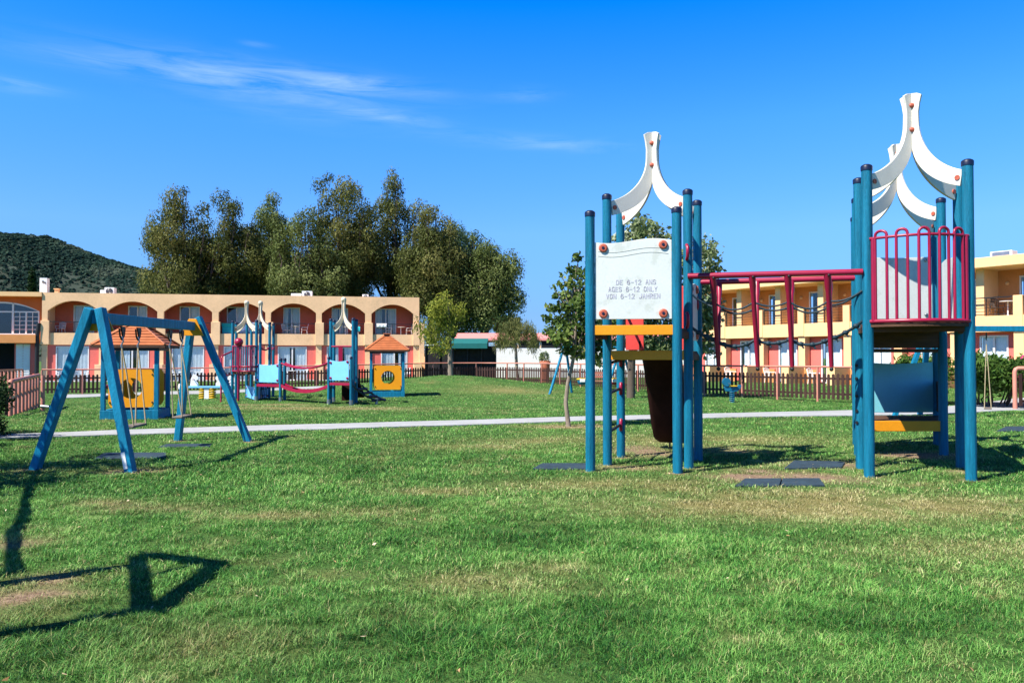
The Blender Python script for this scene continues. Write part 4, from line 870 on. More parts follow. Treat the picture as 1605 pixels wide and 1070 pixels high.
for s_, px, py, wd in (('DE 6-12 ANS', 997, 442, 61), ('AGES 6-12 ONLY', 992, 453, 75), ('VON 6-12 JAHREN', 992.5, 464, 83)):
    c = V(((px-CX)/F*10.54, 0, zy(py,10.53))); f = (c.x-a.x)/d.x; text(s_, V((a.x+d.x*f, a.y+d.y*f, c.z))+n*.0125, wd*10.53/F, .056, pn, M['ink'])
def board(p, q, z0, z1, th, m, name='beam', g=.05, bev=.006):
    p = V((p[0],p[1],0)); q = V((q[0],q[1],0)); d = (q-p).normalized(); return MB().beam(p+d*g+V((0,0,(z0+z1)/2)), q-d*g+V((0,0,(z0+z1)/2)), th, z1-z0).build(name, m, cf, bev)
def deck(qs, z, name='platform', th=.045, nb=7, m='brown', ins=.05, gp_=.002):
    """planked floor on four corners a b (front) c d (back)"""
    a, b, c, d = [V((p[0],p[1],z)) for p in qs]; mb = MB()
    for k in range(nb):
        f0, f1 = k/nb+gp_, (k+1)/nb-gp_
        mb.prism([a.lerp(d, f0), b.lerp(c, f0), b.lerp(c, f1), a.lerp(d, f1)], (0,0,-th))
    return mb.build(name, M[m], cf)
board(pA, pB, 1.805, 1.935, .05, M['orange']); deck((pA,pB,pG,pE), 1.90); board(pA, pE, 1.76, 1.86, .05, M['brown']); board(pB, pG, 1.76, 1.86, .05, M['brown'])
board(pE, pG, 1.475, 1.605, .05, M['orange']); deck((pE,pG,pH,pF), 1.60); board(pG, pH, 1.47, 1.555, .05, M['brown']); board(pE, pF, 1.47, 1.555, .05, M['brown']); board(pF, pH, 1.47, 1.6, .05, M['brown'])
wavy(cf, pG, pH, 1.75, 2.55, M['white'], amp=.02, off=-.01); 
pf, ph = V((*pF,0)), V((*pH,0)); e = (ph-pf).normalized(); vdir = V((.307,.85,0)).normalized()
MB().obox(pf+e*.08+V((0,0,1.62)), e*.28, vdir*.03, (0,0,.95)).build('slide_guard', M['redboard'], cf, .01); MB().obox(ph-e*.36+V((0,0,1.62)), e*.28, vdir*.03, (0,0,.95)).build('slide_guard', M['redboard'], cf, .01)
# slide
mid = pf.lerp(ph, .5); c0 = mid+V((0,0,1.60)); prof = [(0,0),(.18,-.03),(.36,-.22),(.60,-.55),(.85,-.92),(1.05,-1.20),(1.22,-1.38),(1.42,-1.45),(1.55,-1.455)]; mb = MB(); hw = .27
cs = []
for s_, z_ in prof:
    c = c0+vdir*s_+V((0,0,z_)); cs.append([c-e*hw+V((0,0,.16)), c-e*hw, c-e*(hw-.06)-V((0,0,.03)), c+e*(hw-.06)-V((0,0,.03)), c+e*hw, c+e*hw+V((0,0,.16))])
vs = [p for r in cs for p in r]; mb.add(vs, [(i*6+j, i*6+j+1, (i+1)*6+j+1, (i+1)*6+j) for i in range(len(cs)-1) for j in range(5)], True); o = mb.build('slide', M['slide'], cf); so = o.modifiers.new('Solid', 'SOLIDIFY'); so.thickness = .03
c = c0+vdir*1.4+V((0,0,-1.47)); MB().tube([c-e*.05, c-e*.05+V((0,0,-.2))], .015, 8).tube([c+e*.03, c+e*.03+V((0,0,-.2))], .015, 8).build('slide_foot', M['black'], o)
for z in (.47, 1.02, 1.45, 2.35):                           # rungs between the left posts of the sign tower
    a, b = V((*pE,z-.03)), V((*pF,z+.02)); r = MB().tube([a, b], .022, 10).build('rung', M['black'], cf)
    MB().tube([b+V((0,-.02,-.09)), b+V((-.01,-.07,-.08)), b+V((-.01,-.08,.06)), b+V((0,-.02,.09))], .026, 10).build('clamp', M['red'], r)
for p, z in ((pG,2.95),(pG,2.02),(pH,2.3)):
    MB().tube([V((p[0]-.03,p[1]-.06,z+.10)), V((p[0]-.03,p[1]-.12,z+.06)), V((p[0]-.03,p[1]-.12,z-.06)), V((p[0]-.03,p[1]-.06,z-.10))], .022, 10).build('grip', M['red'], cf)
# hanging bridge
fr0, fr1 = V((*pG,2.615)), V((*pP1,2.60)); rr0, rr1 = V((*pH,2.615)), V((*pP2,2.60))
fo_ = V((-.02,-.09,0)); fr0 += fo_; fr1 += V((-.07,-.02,0))
for q0, q1 in ((fr0, fr1), (rr0, rr1)): MB().tube([q0, q1], .040, 14).build('bridge_rail', M['red'], cf)
def on(q0, q1, px): # point of a rail seen at px
    k = (px-CX)/F; t_ = (k*q0.y-q0.x)/((q1.x-q0.x)-k*(q1.y-q0.y)); return q0.lerp(q1, t_)
HB = []
for pf_, pr_, pb in ((1117.6,1128,1126),(1179.5,1187,1187.5),(1235.5,1241,1241.5),(1298,1301,1303)):
    f_, r_ = on(fr0, fr1, pf_), on(rr0, rr1, pr_); bt = f_.lerp(r_, .45); bt = V(((pb-CX)/F*bt.y, bt.y, 1.38))
    h_ = MB().tube([f_+V((0,0,-.02)), f_.lerp(bt, .12), f_.lerp(bt, .2), bt+V((0,0,.03)), bt], [.045,.045,.033,.030,.026], 10).tube([r_+V((0,0,-.02)), r_.lerp(bt, .12), r_.lerp(bt, .2), bt+V((0,0,.03))], [.042,.042,.028,.027], 10).build('hanging_step', M['red'], cf)
    MB().ball(f_+V((0,-.045,-.035)), .02, 8).ball(bt+V((0,0,-.03)), .03, 8).build('bolt', M['black'], h_); HB.append((f_, r_, bt))
def sag(p, q, s_, n=10): return [p.lerp(q, i/n)-V((0,0,s_*4*(i/n)*(1-i/n))) for i in range(n+1)]
for side in (0, 1):
    pts = []; P = [V((pG[0]+.05,pG[1]-.03,2.37)) if not side else V((pH[0],pH[1],2.42))]
    for hb in HB: P.append(hb[side].lerp(hb[2], .29 if not side else .31))
    P.append(V((pP1[0]-.07,pP1[1],2.36)) if not side else V((pP2[0],pP2[1]-.07,2.42)))
    for i in range(5): pts += sag(P[i], P[i+1], (.05,.10,.06,.10,.05)[i])[(1 if i else 0):]
    MB().tube(pts, .013, 8).build('hand_cable', M['cable'], cf)
P = [V((pG[0]+.04,pG[1]-.02,1.92))]+[hb[0].lerp(hb[2], .70)+V((0,.06,0)) for hb in HB]+[V((pP1[0]-.05,pP1[1]+.02,1.98))]; pts = []
for i in range(5): pts += sag(P[i], P[i+1], (.02,.09,.05,.07,.03)[i])[(1 if i else 0):]
lc = MB().tube(pts, .021, 8).build('foot_cable', M['cable'], cf); mb = MB()
for i in range(3, len(pts)-1, 3): mb.ball(pts[i], .034, 8, (1.4,1,1)).tube([pts[i], pts[i]+V((.03,-.02,-.06))], .012, 6)
mb.build('knot', M['cable'], lc)
# tall right tower
a, b = V((*pP1,0)), V((*pQ1,0)); d = (b-a).normalized(); L_ = (b-a).length; n = V((d.y,-d.x,0))
def arc(s_): return a+d*(.02+(L_-.04)*s_)+n*(.06+.26*math.sin(PI*s_))
g = MB(); zt, zb = zy(370,9.9), zy(503,9.95)
g.tube([arc(i/24)+V((0,0,zt)) for i in range(25)], .018, 10).tube([arc(i/24)+V((0,0,zb)) for i in range(25)], .026, 10)
for s_ in (.03, .97): g.tube([arc(s_)+V((0,0,zb)), arc(s_)+V((0,0,zt))], .028, 10)
cage = g.build('railing', M['red'], cf)
for s_ in (.10, .29, .50, .71, .88):
    h2 = .052; p0, p1 = arc(s_-h2), arc(s_+h2); m_ = arc(s_); pts = [p0+V((0,0,zb))]
    for i in range(9): an = PI*i/8; pts.append(m_+(p1-m_)*-math.cos(an)+V((0,0,zt+.03+.055*math.sin(an))))
    pts.append(p1+V((0,0,zb))); MB().tube(pts, .018, 10).build('hoop', M['red'], cage)
mb = MB(); mb.prism([a+V((0,0,zb-.03)), *[arc(i/14)+V((0,0,zb-.03)) for i in range(15)], b+V((0,0,zb-.03))], (0,0,-.04)); mb.build('bay_floor', M['brown'], cf)
deck((pP1,pQ1,pQ2,pP2), 1.955); deck((pP2,pQ2,pQ3,pP3), 1.955); board(pP1, pQ1, 1.83, 1.93, .05, M['brown']); board(pP1, pP2, 1.83, 1.91, .05, M['brown']); board(pQ1, pQ2, 1.83, 1.91, .05, M['brown'])
mb = MB(); p3, q3 = V((*pP3,0)), V((*pQ3,0))
for k in range(5): mb.box(p3.x+.05, q3.x-.05, p3.y-.02, p3.y+.02, 1.655+k*.058, 1.712+k*.058)
mb.box(p3.x+.06, q3.x-.06, p3.y+.021, p3.y+.035, 1.66, 1.935)  # hidden backing added to stop light between the slats
mb.build('riser', M['brown'], cf); deck((pP3,pQ3,pQ4,pP4), 1.64)
wavy(cf, pP4, pQ4, zy(500,13.66), zy(402,13.66), M['white'], amp=.02, off=-.011, concave=True, caps='steel', capr=.03); wavy(cf, pP4, pQ4, zy(646,13.66), zy(568,13.66)+.01, M['teal'], amp=.03, off=-.011, concave=True, caps=None)
board(pP3, pQ3, zy(675,12.3), zy(659,12.3), .05, M['orange']); board(pP4, pQ4, zy(669,13.6), zy(655,13.6), .05, M['orange']); deck((pP3,pQ3,pQ4,pP4), zy(659,12.3)-.015, ins=.1)
board(pQ3, pQ4, .42, .52, .05, M['brown']); wavy(cf, pQ3, pQ4, .6, 1.1, M['brown'], amp=.01, off=-.01, caps=None)
wavy(cf, pQ2, pQ3, 2.02, 2.95, M['white'], amp=.02, off=-.01, caps=None)
for p, z in ((pQ3,2.75),(pQ3,2.25)): MB().tube([V((p[0]+.05,p[1]-.05,z+.14)), V((p[0]+.07,p[1]-.12,z+.08)), V((p[0]+.10,p[1]-.12,z-.10)), V((p[0]+.06,p[1]-.05,z-.14))], .028, 10).build('grip', M['red'], cf)
for z in (.62,.78,.98,1.22,1.4): MB().tube([V((pP2[0]-.060,pP2[1]-.035,z)), V((pP2[0]-.072,pP2[1]-.04,z))], .022, 10).build('shadow_mark', M['black'], cf)  # black discs stand in for small shadows down the post

# ------------------------------------------------------------------ swings
def swing_frame(label, near, far, group):
    """near, far: (left foot, right foot, left top, right top)"""
    c = (near[0]+near[1]+far[0]+far[1])/4; t = thing('swing_frame', label, 'swing frame', c, group)
    for (l, r, lt, rt), nearest in ((near, True), (far, False)):
        for f, h_ in ((l, lt), (r, rt)):
            dd = (h_-f).normalized(); leg = MB().beam(f-dd*.25, h_, .115, .115, (far[0]-near[0]).normalized()).build('leg', M['blue2'], t, .012)
            if nearest and f is r: q = f+dd*.15; MB().beam(q-dd*.1+V((-.03,-.060,0)), q+dd*.12+V((-.03,-.060,0)), .05, .006, (0,-1,.1)).build('label_patch', M['plastic_w'], leg)
    a = (near[2]+near[3])/2; b = (far[2]+far[3])/2; MB().beam(a-V((0,0,.13)), b-V((0,0,.13)), .10, .15).build('beam', M['blue2'], t, .01)
    for e_, s_ in ((a, 1), (b, -1)):
        dd = (b-a).normalized()*s_; q = e_+dd*.10; MB().prism([q+V((-.20,0,-.30)), q+V((.20,0,-.30)), q+V((.07,0,0)), q+V((-.07,0,0))], dd*.03).build('bracket', M['orange'], t, .006)
    return t, a, b
nf = [gp(57,735), gp(207,739), at(141,10.60,zy(483,10.60)), at(156.5,10.60,zy(483,10.6))]
ff = [gp(280,690), gp(390,691), at(300,14.35,zy(503,14.35)), at(310,14.35,zy(497,14.35))]
sf, ba, bb_ = swing_frame('large blue timber swing frame with two A-shaped ends standing at the left', nf, ff, 'swing frames')
def rope_swing(label, p, q, seat_z, sway, group='rope swings'):
    """p, q: hanging points on the beam"""
    m_ = (p+q)/2; t = thing('rope_swing', label, 'swing', V((m_.x,m_.y,seat_z)), group); d = (q-p).normalized(); n = V((d.y,-d.x,0)); L_ = .27; s0 = V((m_.x,m_.y,seat_z))+sway
    seat = MB().obox(s0-d*.24-n*.085, d*.48, n*.17, V((0,0,.035))+d*.0).build('seat', M['seat'], t, .012)
    for e_, sg in ((p, -1), (q, 1)):
        h_ = MB().prism([e_+d*-.07+V((0,0,-.02)), e_+d*.07+V((0,0,-.02)), e_+V((0,0,-.17))], n*.02).tube([e_-d*.09+V((0,0,-.05)), e_-d*.06+V((0,0,-.16)), e_+V((0,0,-.21)), e_+d*.06+V((0,0,-.16)), e_+d*.09+V((0,0,-.05))], .013, 8).build('hanger', M['black'], t)
        MB().tube([e_+V((0,0,-.16)), e_+V((.02,0,-.23)), e_+V((-.01,0,-.29)), e_+V((0,0,-.33))], .012, 8).build('shackle', M['steel'], h_)
        for k in (-1, 1): MB().tube([e_+V((0,0,-.32)), e_.lerp(s0+d*sg*.2+n*k*.07, .4)+V((0,0,-.1)), s0+d*sg*.21+n*k*.075+V((0,0,.03))], .011, 8).build('rope', M['rope'], t)
    return t
bz = V((0,0,-.20))
rope_swing('nearer rope swing hanging under the large swing frame at the left', ba.lerp(bb_,.215)+bz, ba.lerp(bb_,.36)+bz, .50, V((.10,-.05,0))); rope_swing('farther rope swing hanging under the large swing frame at the left', ba.lerp(bb_,.69)+bz, ba.lerp(bb_,.83)+bz, .50, V((.12,0,0)))
D = 20.4; x2 = 3.6; l0 = at(1452, D, zy(512, D))
nf2 = [gp(1399,652), gp(1437,650), l0-V((.05,0,0)), l0+V((.05,0,0))]; sh = V((x2,0,0))
t = thing('swing_frame', 'blue swing frame partly hidden behind the right tower with its beam reaching the right edge', 'swing frame', nf2[0], 'swing frames')
la, lb = gp(1399,652), gp(1440,650)
for s_ in (V((0,0,0)), V((3.6,0,0))):
    for f, dx in ((la, -.0), (lb, .1)): MB().beam(f+s_-V((0,0,.1)), V((l0.x+dx,l0.y+(.45 if f is lb else -.45)*.1,l0.z))+s_, .11, .11, (0,1,0)).build('leg', M['blue2'], t, .01)
MB().beam(l0+V((-.1,0,-.05)), l0+V((3.8,0,-.05)), .10, .14).build('beam', M['blue2'], t, .01)
for u in (1.20, 2.6): pass
k = (1546-CX)/F*D; p = V((k-.0,D,l0.z-.12)); rope_swing('rope swing with beige ropes hanging right of the tall tower', p+V((-.06,-.10,0)), p+V((.06,.10,0)), .20, V((.02,0,0)))
# small far swing
D = 33.5; t = thing('swing_frame', 'small far blue swing frame with bucket seats behind the bent young tree', 'swing frame', at(880,D,0), 'swing frames'); z2 = zy(545,D)
for x0, x1, x2 in ((859.6,884,897),(948,972,996)):
    MB().tube([at(x0,D-.6,-.15), at(x1,D,z2+.05)], .055, 10).build('leg', M['blue2'], t); MB().tube([at(x2,D+.6,-.15), at(x1+3,D,z2+.05)], .055, 10).build('leg', M['blue2'], t)
MB().tube([at(880,D,z2), at(978,D,z2)], .06, 10).build('beam', M['blue2'], t)
def bucket(px, label, m1, m2):
    c = at(px, D, zy(598, D)); t = thing('bucket_swing', label, 'swing', c, 'bucket swings')
    MB().lathe(c, [(.10,-.12),(.17,-.10),(.19,.0),(.20,.10)], 14).build('bucket', M[m1], t); MB().tube([c+V((.2*math.cos(i*PI/8),.2*math.sin(i*PI/8),.11)) for i in range(17)], .03, 8).build('rim', M[m2], t); MB().box(c.x-.10, c.x+.12, c.y-.24, c.y-.18, c.z-.02, c.z+.12).build('bar', M['plastic_w'], t, .02)
    for s_ in (-1, 1): MB().tube([c+V((s_*.19,0,.1)), V((c.x+s_*.2,c.y,z2-.04))], .010, 6).build('chain', M['steel'], t)
bucket(912, 'blue and white bucket swing behind the left post of the sign tower', 'rock_blue', 'yellow'); bucket(962, 'red and yellow bucket swing behind the posts of the sign tower', 'red', 'yellow')
D = 37; c = at(937, D, 0); t = thing('park_bench', 'salmon park bench by the fence behind the sign tower', 'bench', c)
for k in range(3): MB().box(c.x-.6, c.x+.6, c.y-.2+.13*k, c.y-.09+.13*k, .42, .46).build('seat_plank', M['bench'], t)
for k in range(2): MB().box(c.x-.6, c.x+.6, c.y+.22, c.y+.25, .58+.15*k, .70+.15*k).build('back_plank', M['bench'], t)
for s_ in (-1, 1): MB().box(c.x+s_*.5-.03, c.x+s_*.5+.03, c.y-.2, c.y-.14, -.1, .418).box(c.x+s_*.5-.03, c.x+s_*.5+.03, c.y+.26, c.y+.30, -.1, .86).build('leg', M['black'], t)

# ------------------------------------------------------------------ spring toys
def spring(mb, c, z0, z1, r, turns=5, w=.018):
    n = turns*14; mb.tube([V((c.x+r*math.cos(2*PI*turns*i/n), c.y+r*math.sin(2*PI*turns*i/n), z0+(z1-z0)*i/n)) for i in range(n+1)], w, 6); return mb
c = gp(1147,630); t = thing('spring_rocker', 'blue spring rocker with yellow seat near the fence under the red bridge', 'spring rocker', c); l = c
spring(MB(), l, l.z-.05, l.z+.42, .10, 6, .022).build('spring', M['rock_blue'], t)
MB().prism([l+V((-.28,-.05,.42)), l+V((.22,-.05,.42)), l+V((.38,-.05,.56)), l+V((.40,-.05,.68)), l+V((.30,-.05,.70)), l+V((.18,-.05,.62)), l+V((-.12,-.05,.60)), l+V((-.24,-.05,.66)), l+V((-.36,-.05,.60))], (0,.10,0)).build('body', M['rock_blue'], t, .02)
MB().tube([l+V((-.24,-.09,.80)), l+V((-.24,.09,.80))], .17, 20).build('head_disc', M['rock_blue'], t, .01); MB().box(l.x-.10, l.x+.2, l.y-.13, l.y+.13, l.z+.625, l.z+.66).build('seat', M['yellow'], t, .012); MB().tube([l+V((-.17,-.22,.74)), l+V((-.17,.22,.74))], .018, 8).build('handle', M['steel'], t); t.scale = (.80,.80,.86)
D = 31.5; c = at(325, D, gz(at(325,D).x, D)); t = thing('spring_seesaw', 'light blue spring seesaw with white horse heads behind the large swing frame', 'spring seesaw', c)
zb = zy(606, D); MB().box(at(296,D).x, at(361,D).x, D-.14, D+.14, zb-.05, zb+.03).build('plank', M['sky_board'], t, .015)
for px in (318, 333.5): q = at(px, D, 0); spring(MB(), q, c.z-.02, zb-.05, .12, 5, .026).build('spring', M['yellow'], t)
q = at(325.5, D, 0); MB().box(q.x-.10, q.x+.10, D-.1, D+.1, c.z-.05, zb-.052).build('pillar', M['plastic_w'], t, .01)
for px, sg in ((305, 1), (345, -1), (364, -1)):
    q = at(px, D, zb+.032); MB().prism([q+V((sg*x,-.03,z)) for x, z in ((-.16,0),(.16,0),(.15,.12),(.08,.20),(.17,.27),(.16,.36),(.03,.44),(-.02,.50),(-.06,.43),(-.13,.28))], (0,.06,0)).build('horse_head', M['plastic_w'], t, .012)
    MB().tube([q+V((0,-.16,.26)), q+V((0,.16,.26))], .016, 8).build('handle', M['red'], t)
MB().lathe(at(285,D,zb-.1), [(.10,0),(.14,.1),(.10,.22)], 12).build('end_seat', M['plastic_w'], t)

# ------------------------------------------------------------------ playhouses
def playhouse(c, label):
    t = thing('playhouse', label, 'playhouse', c, 'playhouses'); l = V(c); w = .61; dp = .55; ze = 1.70
    for sx in (-1, 1):
        for sy in (-1, 1): MB().box(l.x+sx*w-.05, l.x+sx*w+.05, l.y+sy*dp-.05, l.y+sy*dp+.05, l.z+.121, l.z+ze-.122).build('post', M['blue2'], t, .008)
    for sy in (-1, 1):
        MB().box(l.x-w-.06, l.x+w+.06, l.y+sy*dp-.06, l.y+sy*dp+.06, l.z-.12, l.z+.12).build('base_beam', M['blue2'], t, .01); MB().box(l.x-w-.06, l.x+w+.06, l.y+sy*dp-.055, l.y+sy*dp+.055, l.z+ze-.12, l.z+ze).build('top_beam', M['navy'], t, .01)
    for sx in (-1, 1): MB().box(l.x+sx*w-.055, l.x+sx*w+.055, l.y-dp+.062, l.y+dp-.062, l.z-.12, l.z+.118).build('base_beam', M['blue2'], t, .01); MB().box(l.x+sx*w-.05, l.x+sx*w+.05, l.y-dp+.06, l.y+dp-.06, l.z+ze-.12, l.z+ze-.003).build('top_beam', M['navy'], t, .01)
    def holed(o, ux, uz, n, hw, z0, z1, r, name='wall_panel'):
        k = 32; cz = (z0+z1)/2; out = []; inn = []
        for i in range(k+1):
            a = 2*PI*i/k; cx_, sz = math.cos(a), math.sin(a); m_ = max(abs(cx_)/hw, abs(sz)/((z1-z0)/2)); out.append(o+ux*(cx_/m_)+uz*(cz+sz/m_)); inn.append(o+ux*(r*cx_)+uz*(cz+r*sz))
        mb = MB()
        # square corners
        mb.strip(inn, out, n*.03); p_ = mb.build(name, M['orange2'], t)
        b = MB()
        for sx in (-1, 1):
            for z in (z0+.12, z1-.12): b.ball(o+ux*(sx*(hw-.035))+uz*z-n*.004, .022, 8)
        b.build('bolt', M['black'], p_)
    Z = V((0,0,1)); base = V((l.x,l.y,l.z))
    holed(base+V((.03,-dp-.02,0)), V((1,0,0)), Z, V((0,-1,0))*-1, .52, .19, 1.11, .255)
    holed(base+V((0,dp-.02,0)), V((1,0,0)), Z, V((0,1,0))*-1, .52, .19, 1.11, .255)
    MB().box(l.x-w+.01, l.x-w+.04, l.y-.05, l.y+dp-.06, l.z+.2, l.z+1.1).build('wall_panel', M['orange2'], t)
    for k, (z, m) in enumerate(((.42,'rock_blue'),(.68,'red'),(.93,'rock_blue'))):
        g = MB(); yy = l.y-dp+.05
        for q in range(3): g.lathe((l.x-w, 0, 0), [(.0,0)]) if False else g.tube([V((l.x-w,yy+.02+q*.13,l.z+z)), V((l.x-w,yy+.13+q*.13,l.z+z))], .055, 12)
        g.build('bead', M[m], t)
    ap = V((l.x,l.y,l.z+ze+.62)); e = .84; cn = [V((l.x+sx*e,l.y+sy*(e-.12),l.z+ze-.0)) for sx, sy in ((-1,-1),(1,-1),(1,1),(-1,1))]
    for i in range(4):                                     # four planked roof slopes
        a, b = cn[i], cn[(i+1) % 4]; mb = MB(); n = 8
        nrm = (b-a).cross(ap-a).normalized()
        for k in range(n):
            f0, f1 = k/n*.9, (k+1)/n*.9; o_ = nrm*.012*(1 if True else 0)
            mb.prism([a.lerp(ap, f0)+nrm*.018, b.lerp(ap, f0)+nrm*.018, b.lerp(ap, f1), a.lerp(ap, f1)], -nrm*.02)
        mb.build('roof_slope', M['roofw'], t)
        MB().beam(a+V((0,0,.025)), a.lerp(ap, .9)+V((0,0,.025)), .07, .03, nrm).build('hip_batten', M['roofw'], t); MB().beam(a-V((0,0,.03)), b-V((0,0,.03)), .03, .06).build('fascia', M['brown'], t)
    MB().box(ap.x-.12, ap.x+.12, ap.y-.12, ap.y+.12, ap.z-.10, ap.z+.0).build('roof_cap', M['brown'], t, .01); MB().box(ap.x-.15, ap.x+.15, ap.y-.15, ap.y+.15, ap.z+.002, ap.z+.035).build('cap_board', M['roofw'], t, .005)
    return t
c = gp(204.5,656.5); th = math.radians(10); H0 = playhouse(V((0,0,0)), 'playhouse with orange holed wall behind the near legs of the large swing frame')
H0.location = V((c.x-.55*math.sin(th),c.y+.55*math.cos(th),c.z+.1)); H0.rotation_euler = (0,0,th)
th = math.radians(10); c = gp(607,622); dup(H0, V((c.x-.55*math.sin(th),c.y+.55*math.cos(th),c.z+.1)), th, 'playhouse with orange holed wall right of the small climbing frame')

# ------------------------------------------------------------------ toddler climbing frame
tf = thing('toddler_climbing_frame', 'smaller blue-posted climbing frame with cream peaks, light blue panels and sagging red bridge', 'climbing frame', at(460,27,0)); cf_keep = cf; cf = tf
def tp_(px, D): q = at(px, D); return (q.x, q.y)
a1, a2, a3, a4 = tp_(364.6,28.6), tp_(402,28.1), tp_(370.3,29.9), tp_(408,29.5); b1, b2, b3, b4 = tp_(387,30.4), tp_(422.5,29.9), tp_(394,31.4), tp_(428.5,30.9)
for p in (a1,a2,a3,a4,b1,b2,b3,b4): post(tf, p[0], p[1], 2.80, .052, -.4)
s1, s2 = tp_(440,27.4), tp_(446.5,28.3)
for p in (s1, s2): post(tf, p[0], p[1], 1.45, .052, -.4)
ribs(tf, (a1,a2,a3,a4), cen(a1,a2,a3,a4), 3.52, 2.62, .03, .09, .52, 'ribt', .18, False, .09); ribs(tf, (b1,b2,b3,b4), cen(b1,b2,b3,b4), 3.62, 2.72, .03, .09, .52, 'ribt', .18, False, .09)
r1, r2, r3, r4 = tp_(518.5,26.4), tp_(553.5,26.0), tp_(523.5,27.3), tp_(558.5,26.9); q1, q2 = tp_(515.5,25.9), tp_(550.5,25.5)
for p in (r1,r2,r3,r4): post(tf, p[0], p[1], 2.76, .052, -.3)
for p in (q1,q2): post(tf, p[0], p[1], 1.50, .045, -.3)
for p in (q1,q2,r3,s1,a2,a4): MB().tube([(p[0],p[1],-.2),(p[0],p[1],.16)], .060, 12).build('post_shoe', M['steel'], tf)
ribs(tf, (r1,r2,r3,r4), cen(r1,r2,r3,r4), 3.46, 2.58, .03, .09, .52, 'ribt', .18, False, .09)
wavy(tf, q1, q2, zy(596,25.7), zy(564,25.7), M['sky_board'], 'panel', .05, .02, .02, True, 'red', .042, .05); wavy(tf, a2, s1, zy(599,27.7), zy(570,27.7), M['sky_board'], 'panel', .05, .02, .02, True, 'red', .042, .05)
wavy(tf, b1, a2, .02, .46, M['sky_board'], 'panel', .0, .0, .02, True, 'red', .035, .05); wavy(tf, a2, a4, .02, .46, M['sky_board'], 'panel', .0, .0, .02, True, None); wavy(tf, a4, b2, .02, .46, M['sky_board'], 'panel', .0, .0, .02, True, 'red', .035, .05)
board(q1, q2, .62, .70, .05, M['red']); deck((q1,q2,r4,r3), .69, nb=5); board(a2, s1, .50, .60, .05, M['red']); deck((a2,s1,s2,a4), .59, nb=5); deck((a1,a2,a4,a3), 1.0, nb=5); board(a1, a2, .92, 1.0, .05, M['brown']); deck((b1,b2,b4,b3), 1.0, nb=5)
# climbing cage with drum ball
mb = MB(); a, b = V((*a1,0)), V((*a2,0)); fo = V((0,-.30,0))
cg_ = [a+V((.0,-.02,0)), a+fo+V((.12,0,0)), a.lerp(b,.5)+fo*1.25, b+fo+V((-.12,0,0)), b+V((0,-.02,0))]
for z in (1.04, 1.2, 1.92): mb.tube([p+V((0,0,z)) for p in cg_], .026, 8)
for i in range(4):
    for k in range(4): p = cg_[i].lerp(cg_[i+1], k/4); mb.tube([p+V((0,0,1.04)), p+V((0,0,1.92))], .016 if k else .026, 8)
mb.build('railing', M['red'], tf)
q = a.lerp(b,.42)+fo*1.3; MB().tube([q+V((0,0,-.3)), q+V((0,0,2.0))], .040, 10).build('pole', M['red'], tf); MB().ball(q+V((0,0,2.06)), .15, 18).build('drum_ball', M['red'], tf)
q0 = at(347,27.6,0); MB().tube([q0+V((0,0,-.3)), q0+V((0,0,1.50)), q0+V((.03,.05,1.58)), a+V((0,-.05,1.74))], .030, 10).build('handrail', M['red'], tf)
bl = MB()
for k in range(4): z = .3+k*.3; f = k/4; bl.tube([q0.lerp(a, f)+V((0,0,z)), q0.lerp(a, f)+V((0,.6,z))], .02, 8)
bl.build('rung', M['red'], tf)
for p0, p1 in ((a4,b2),(b2,b4)):
    MB().tube(sag(V((*p0,1.92)), V((*p1,1.92)), .12), .028, 8).tube([V((*p0,2.0)), V((*p1,2.0))], .022, 8).build('guard_rail', M['red'], tf)
# rope net
nt_ = MB(); a, b = V((*a4,0)), V((*b2,0)); o3 = V((0,-.4,0))
for k in range(6): f = k/5; nt_.tube([a.lerp(b, f)+V((0,-.02,1.0)), a.lerp(b, f)+o3+V((0,0,0))], .010, 6)
for k in range(5): z = .15+k*.2; nt_.tube([a+o3*(1-z)+V((0,0,z)), b+o3*(1-z)+V((0,0,z))], .010, 6)
nt_.build('rope_net', M['cable'], tf)
# sagging bridge
for p0, p1 in ((s1, q1), (s2, r1)):
    MB().tube(sag(V((*p0,1.33)), V((*p1,1.36)), .19, 14), .030, 8).build('bridge_rail', M['red'], tf); pts = sag(V((*p0,.56)), V((*p1,.60)), .20, 14)
    for i in range(14): pass
    mb = MB()
    for i in range(14): mb.beam(pts[i], pts[i+1]+(pts[i+1]-pts[i])*.05, .035, .10)
    mb.build('bridge_side', M['red'], tf)
ps, pq = sag(V((*s1,.55)), V((*q1,.59)), .20, 14), sag(V((*s2,.55)), V((*r1,.59)), .20, 14); mb = MB()
for i in range(14): mb.prism([ps[i].lerp(ps[i+1],.06), ps[i].lerp(ps[i+1],.94), pq[i].lerp(pq[i+1],.94), pq[i].lerp(pq[i+1],.06)], (0,0,-.03))
mb.build('bridge_deck', M['brown'], tf)
